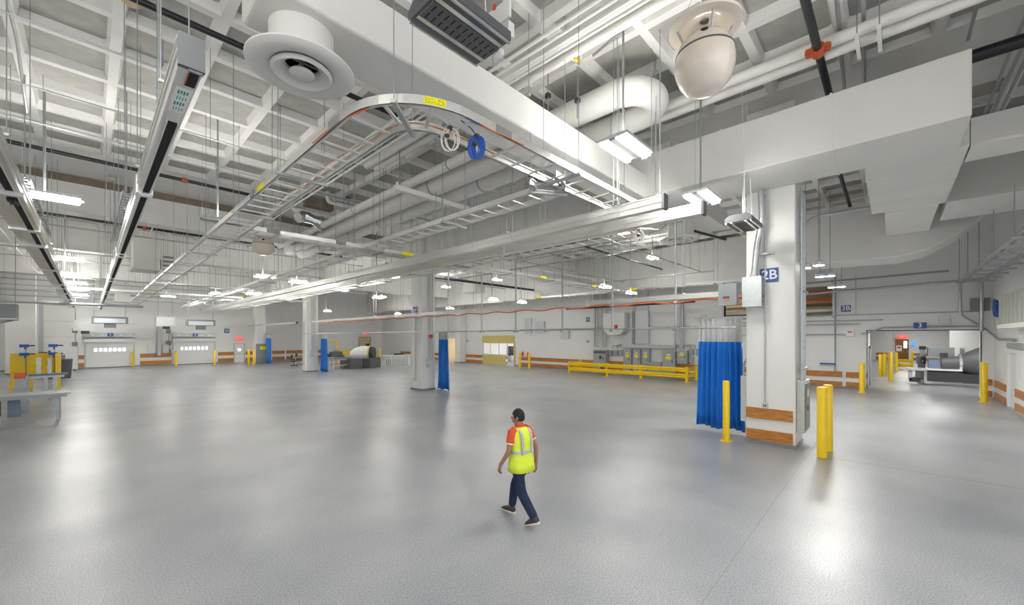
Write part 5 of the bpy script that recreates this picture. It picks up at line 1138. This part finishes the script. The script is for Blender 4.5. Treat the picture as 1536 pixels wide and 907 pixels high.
for k, (px, py) in enumerate(((81, 567), (93, 567))):
    x, y = at(px, py); t = thing('waste_bin', ['left', 'right'][k]+' dark ribbed waste bin before the whiteboard', 'bin', (x, y, 0)); MB().rings([(x, y, 0, .42, .4, 0, .6), (x, y, 1.25, .5, .46, 0, .6)], 20).build('body', 'char', t, True); MB().rings([(x, y, 1.25, .52, .48, 0, .6), (x, y, 1.32, .5, .46, 0, .6)], 20).build('rim', 'char', t)
    MB().cb(x-.1, y, 1.32, .5, .4, .3).build('rubbish', 'card' if k == 0 else 'gbox', t)
t = thing('whiteboard', 'large mobile whiteboard against the far left panel', 'whiteboard', (-1.5, 50, 0)); MB().box(-2.35, 50, .12, -.72, 50.06, 2.05).build('board', 'doorw', t); MB().box(-2.4, 49.98, .08, -.68, 50.08, .13).box(-.72, 49.98, .1, -.68, 50.08, 2.07).build('frame', 'galv', t); MB().box(-2.2, 49.7, 0, -2.1, 50.4, .08).box(-.95, 49.7, 0, -.85, 50.4, .08).build('foot', 'dark', t)
t = thing('bench_monitor', 'black monitor and camera standing left of the whiteboard', 'monitor', (-2.5, 45, 1.6)); a = onY(58, 528, 44); b = onY(71, 535, 44); MB().box(a[0], 44, b[1], b[0], 44.08, a[1]).build('screen', 'dark', t); MB().cb((a[0]+b[0])/2, 44.1, 0, .1, .1, b[1]).build('stand', 'dark', t); MB().cb(b[0]+.1, 44.05, b[1]+.05, .12, .2, .4).build('camera', 'char', t)
a = onY(0, 455, 22); b = onY(24.5, 480, 22)
t = thing('unit_heater', 'grey box heater on wall brackets at the left frame edge', 'heater', (a[0], 22, b[1])); MB().box(a[0]-.6, 22, b[1], b[0], 22.7, a[1]).build('casing', 'gbox', t); MB().box(a[0]-.6, 21.98, b[1]+.02, b[0]+.01, 22.0, b[1]+.06).build('front_lip', 'lbox', t)
MB().cyl((b[0]-.1, 22.3, b[1]), (a[0]-.8, 22.3, b[1]-.35), .03).build('bracket', 'galv', t); rod(b[0]-.05, 22.4, a[1], ZC, t, .012); rod(a[0]-.2, 22.4, a[1], ZC, t, .012)

# ================================================================== PERSON (walking away to the left)
def skinmesh(name, joints, bones, m, parent, sub=2, root=0):
    me = bpy.data.meshes.new(name); names = list(joints)
    me.from_pydata([joints[n][0] for n in names], [(names.index(a), names.index(b)) for a, b in bones], [])
    o = bpy.data.objects.new(name, me); S.collection.objects.link(o)
    o.modifiers.new('skin', 'SKIN').use_smooth_shade = True
    for i, n in enumerate(names):
        r = joints[n][1]; me.skin_vertices[0].data[i].radius = (r if isinstance(r, tuple) else (r, r))
    me.skin_vertices[0].data[root].use_root = True
    s_ = o.modifiers.new('sub', 'SUBSURF'); s_.levels = sub; s_.render_levels = sub
    dg = bpy.context.evaluated_depsgraph_get(); dg.update()
    nm = bpy.data.meshes.new_from_object(o.evaluated_get(dg)); bpy.data.objects.remove(o, do_unlink=True)
    nm.materials.clear(); nm.materials.append(M[m]); nm.shade_smooth()
    r = bpy.data.objects.new(name, nm); S.collection.objects.link(r); adopt(r, parent); return r
px_, py_ = 4.62, 4.18
def W(f, s_, z): return (px_+s_, py_+f, z)     # f forward (+Y), s_ to his right (+X)
J = {'pelvis': (W(0, 0, .90), (.13, .10)), 'waist': (W(.01, 0, 1.05), (.125, .09)), 'chest': (W(.03, 0, 1.27), (.15, .105)), 'neckb': (W(.04, 0, 1.42), .07), 'neck': (W(.05, 0, 1.48), .052), 'headb': (W(.06, 0, 1.54), (.065, .075)), 'head': (W(.065, 0, 1.62), (.075, .09)), 'crown': (W(.06, 0, 1.69), (.055, .065)),
 'lsh': (W(.035, -.175, 1.39), .055), 'lel': (W(.02, -.26, 1.11), .042), 'lwr': (W(.18, -.27, .89), .028), 'lpm': (W(.215, -.265, .82), (.036, .018)),
 'rsh': (W(.03, .175, 1.39), .055), 'rel': (W(-.10, .24, 1.12), .042), 'rwr': (W(-.07, .28, .87), .028), 'rpm': (W(-.055, .285, .79), (.036, .018)),
 'lhip': (W(0, -.09, .86), .085), 'lkn': (W(-.07, -.085, .48), .058), 'lan': (W(-.37, -.08, .14), .04), 'lft': (W(-.26, -.08, .045), .035),
 'rhip': (W(0, .09, .86), .085), 'rkn': (W(.21, .085, .50), .058), 'ran': (W(.29, .085, .10), .04), 'rft': (W(.43, .085, .045), .035)}
bones = [('pelvis', 'waist'), ('waist', 'chest'), ('chest', 'neckb'), ('neckb', 'neck'), ('neck', 'headb'), ('headb', 'head'), ('head', 'crown'), ('chest', 'lsh'), ('lsh', 'lel'), ('lel', 'lwr'), ('lwr', 'lpm'), ('chest', 'rsh'), ('rsh', 'rel'), ('rel', 'rwr'), ('rwr', 'rpm'),
 ('pelvis', 'lhip'), ('lhip', 'lkn'), ('lkn', 'lan'), ('lan', 'lft'), ('pelvis', 'rhip'), ('rhip', 'rkn'), ('rkn', 'ran'), ('ran', 'rft')]
def finger(side, i):
    p = Vector(J[side+'pm'][0]); off = (i-1.5)*.019; L = [.062, .075, .070, .055][i]
    d = Vector((0, .25, -1)).normalized() if side == 'l' else Vector((0, .12, -1)).normalized()
    across = Vector((0, 1, .2)).normalized()
    inn = Vector((1 if side == 'l' else -1, 0, 0))
    a = p+across*-off; b = a+d*L*.55+inn*.004+Vector((0, 0, -.01)); c = b+d*L*.4+inn*.018; e = c+d*L*.3+inn*.026
    return a, b, c, e
for sd in 'lr':
    for i in range(4):
        a, b, c, e = finger(sd, i)
        J[f'{sd}f{i}a'] = (tuple(b), .009); J[f'{sd}f{i}b'] = (tuple(c), .008); J[f'{sd}f{i}c'] = (tuple(e), .007)
        bones += [(sd+'pm', f'{sd}f{i}a'), (f'{sd}f{i}a', f'{sd}f{i}b'), (f'{sd}f{i}b', f'{sd}f{i}c')]
    p = Vector(J[sd+'wr'][0]); q = Vector(J[sd+'pm'][0]); m_ = p.lerp(q, .45); inn = 1 if sd == 'l' else -1
    J[sd+'t1'] = (tuple(m_+Vector((inn*.012, .035, -.01))), .011); J[sd+'t2'] = (tuple(m_+Vector((inn*.02, .052, -.045))), .009); J[sd+'t3'] = (tuple(m_+Vector((inn*.026, .05, -.075))), .008)
    bones += [(sd+'wr', sd+'t1'), (sd+'t1', sd+'t2'), (sd+'t2', sd+'t3')]
person = skinmesh('person', J, bones, 'skin', None)
tag(person, 'person in yellow hi-vis vest, orange polo and dark jeans walking away across the floor', 'person')
# head detail (turned slightly left); eye height at half the head
hc = Vector(W(.065, 0, 1.60)); hy = math.radians(28)      # yaw to his left
fw = Vector((-math.sin(hy), math.cos(hy), 0)); rt = Vector((math.cos(hy), math.sin(hy), 0)); upv = Vector((0, 0, 1))
hm = Matrix(((rt.x, fw.x, 0, hc.x), (rt.y, fw.y, 0, hc.y), (0, 0, 1, hc.z), (0, 0, 0, 1)))
def ell(mb, c, r, n=14, zmin=-1):
    pr = []
    for k in range(n+1):
        a = -PI/2+PI*k/n; pr.append((math.cos(a), math.sin(a)))
    mt = hm @ Matrix.Translation(c) @ Matrix.Diagonal((*r, 1)); return mb.lathe(pr, n=n*2, mtx=mt)
hd = MB(); ell(hd, (0, .0, .0), (.074, .092, .115)); ell(hd, (0, .045, -.055), (.052, .05, .055)); hd.build('face', 'skin', person, True)
nm_ = MB(); ell(nm_, (0, .100, -.018), (.012, .018, .024), 8); nm_.build('nose', 'skin', person, True)
for sg in (-1, 1):
    e = MB(); ell(e, (sg*.077, -.005, -.015), (.010, .020, .032), 8); e.build('ear', 'skin', person, True)
    e = MB(); ell(e, (sg*.028, .083, .005), (.012, .008, .007), 8); eo = e.build('eye', 'white', person, True)
    e = MB(); ell(e, (sg*.028, .0895, .005), (.005, .003, .005), 6); e.build('iris', 'hair', eo, True)
e = MB(); ell(e, (0, .090, -.058), (.022, .007, .006), 8); e.build('mouth', 'coupling', person, True)
hr = MB(); n = 20
vs = []
for i in range(11):
    el = math.radians(90-i*12)
    for k in range(28):
        az = 2*PI*k/28; f_ = math.cos(az)       # f_=1 is the face
        elm = math.radians(90-i*12*(.62 if f_ > .55 else (.85 if f_ > .1 else 1.0)))
        r = 1.07+.02*math.sin(k*3.1+i*2)
        vs.append(hm @ Vector((.078*r*math.cos(elm)*math.sin(az), .096*r*math.cos(elm)*math.cos(az)-.004, .118*r*math.sin(elm)+.004)))
hr.add(vs, [(i*28+k, i*28+(k+1) % 28, (i+1)*28+(k+1) % 28, (i+1)*28+k) for i in range(10) for k in range(28)]); ho = hr.build('hair', 'hair', person, True)
ho.modifiers.new('t', 'SOLIDIFY').thickness = .012
# clothing shells
def R(f, s_, z, rx, ry, pw=.85): return (px_+s_, py_+f, z, rx, ry, 0, pw)
MB().rings([R(0, 0, .90, .185, .135), R(.01, 0, 1.0, .178, .13), R(.02, 0, 1.15, .185, .13), R(.03, 0, 1.28, .20, .135), R(.035, 0, 1.37, .195, .12), R(.04, 0, 1.425, .13, .085), R(.045, 0, 1.45, .07, .07)], 28).build('polo_shirt', 'polo', person, True)
MB().rings([R(.047, 0, 1.44, .072, .072, 1), R(.05, 0, 1.50, .066, .064, 1)], 20, False).build('shirt_collar', 'polo', person, True)
vst = MB().rings([R(-.005, 0, .79, .232, .185), R(0, 0, .90, .215, .172), R(.01, 0, 1.05, .195, .145), R(.02, 0, 1.18, .196, .143), R(.03, 0, 1.30, .20, .147), R(.033, 0, 1.38, .185, .13), R(.038, 0, 1.43, .14, .10), R(.043, 0, 1.452, .085, .078)], 32, False)
vo = vst.build('safety_vest', 'vest', person, True); vo.modifiers.new('t', 'SOLIDIFY').thickness = .008
MB().rings([R(.012, 0, 1.06, .2, .151), R(.016, 0, 1.11, .2, .150)], 32, False).build('waist_tape', 'tape', vo, True)
for sg in (-1, 1):      # vertical tapes over the back and front
    pts = []
    for z, yb in ((1.06, -.146), (1.18, -.136), (1.30, -.125), (1.38, -.104), (1.425, -.065)): pts.append((px_+sg*.105, py_+yb, z))
    vs = []
    for (x, y, z) in pts: vs += [(x-.024, y, z), (x+.024, y, z), (x+.024, y+.02, z), (x-.024, y+.02, z)]
    MB().add(vs, [(i*4+k, i*4+(k+1) % 4, i*4+4+(k+1) % 4, i*4+4+k) for i in range(4) for k in range(4)]+[(0, 1, 2, 3), (16, 17, 18, 19)]).build('shoulder_tape', 'tape', vo)
for sd in 'lr':         # sleeves
    a = Vector(J[sd+'sh'][0]); b = Vector(J[sd+'el'][0]); c = a.lerp(b, .62); sg = -1 if sd == 'l' else 1
    s_ = MB().tube([a+Vector((-sg*.05, 0, .01)), a, a.lerp(b, .3), c], [.066, .068, .065, .062], 16).build('sleeve', 'polo', person, True)
    MB().tube([a.lerp(b, .58), c.lerp(b, .02)], (.0635), 16).build('cuff_stripe', 'white', s_, True)
for sd in 'lr':         # trouser legs, one continuous mesh with the seat
    pass
TJ = {'p': (W(0, 0, .90), (.135, .10)), 'lh': (W(0, -.08, .82), .098), 'lk': (W(-.07, -.085, .48), .083), 'lc': (W(-.22, -.083, .30), .074), 'la': (W(-.355, -.08, .14), .066),
      'rh': (W(.01, .08, .82), .098), 'rk': (W(.21, .085, .50), .082), 'rc': (W(.245, .085, .30), .073), 'ra': (W(.28, .085, .10), .066)}
tr = skinmesh('trousers', TJ, [('p', 'lh'), ('lh', 'lk'), ('lk', 'lc'), ('lc', 'la'), ('p', 'rh'), ('rh', 'rk'), ('rk', 'rc'), ('rc', 'ra')], 'jeans', person)
def shoe(heel, toe, label):
    A = Vector(heel); Bq = Vector(toe); d = (Bq-A); L = d.length; d.normalize(); side = Vector((1, 0, 0)); upp = side.cross(d).normalized()
    if upp.z < 0: upp = -upp
    def loft(prof, m, nm, par):
        vs = []
        for t_, w_, z0, z1 in prof:
            c = A+d*t_*L
            for k in range(12):
                an = 2*PI*k/12; vs.append(c+side*w_*math.cos(an)+upp*((z0+z1)/2+(z1-z0)/2*math.copysign(abs(math.sin(an))**.7, math.sin(an))))
        n_ = len(prof); fs = [(i*12+k, i*12+(k+1) % 12, (i+1)*12+(k+1) % 12, (i+1)*12+k) for i in range(n_-1) for k in range(12)]+[tuple(range(12)), tuple(range((n_-1)*12, n_*12))]
        return MB().add(vs, fs).build(nm, m, par, True)
    u = loft([(0, .03, .03, .07), (.06, .042, .02, .115), (.25, .045, .02, .13), (.45, .048, .02, .11), (.65, .052, .02, .085), (.85, .048, .02, .065), (1.0, .025, .02, .04)], 'shoe', 'shoe', person)
    loft([(-.03, .03, 0, .03), (.06, .046, 0, .034), (.3, .047, 0, .03), (.65, .056, 0, .026), (.88, .05, 0, .024), (1.03, .026, .004, .022)], 'sole', 'shoe_sole', u)
shoe(W(-.425, -.08, .10), W(-.18, -.09, .0), '')
shoe(W(.225, .085, .0), W(.505, .085, .0), '')
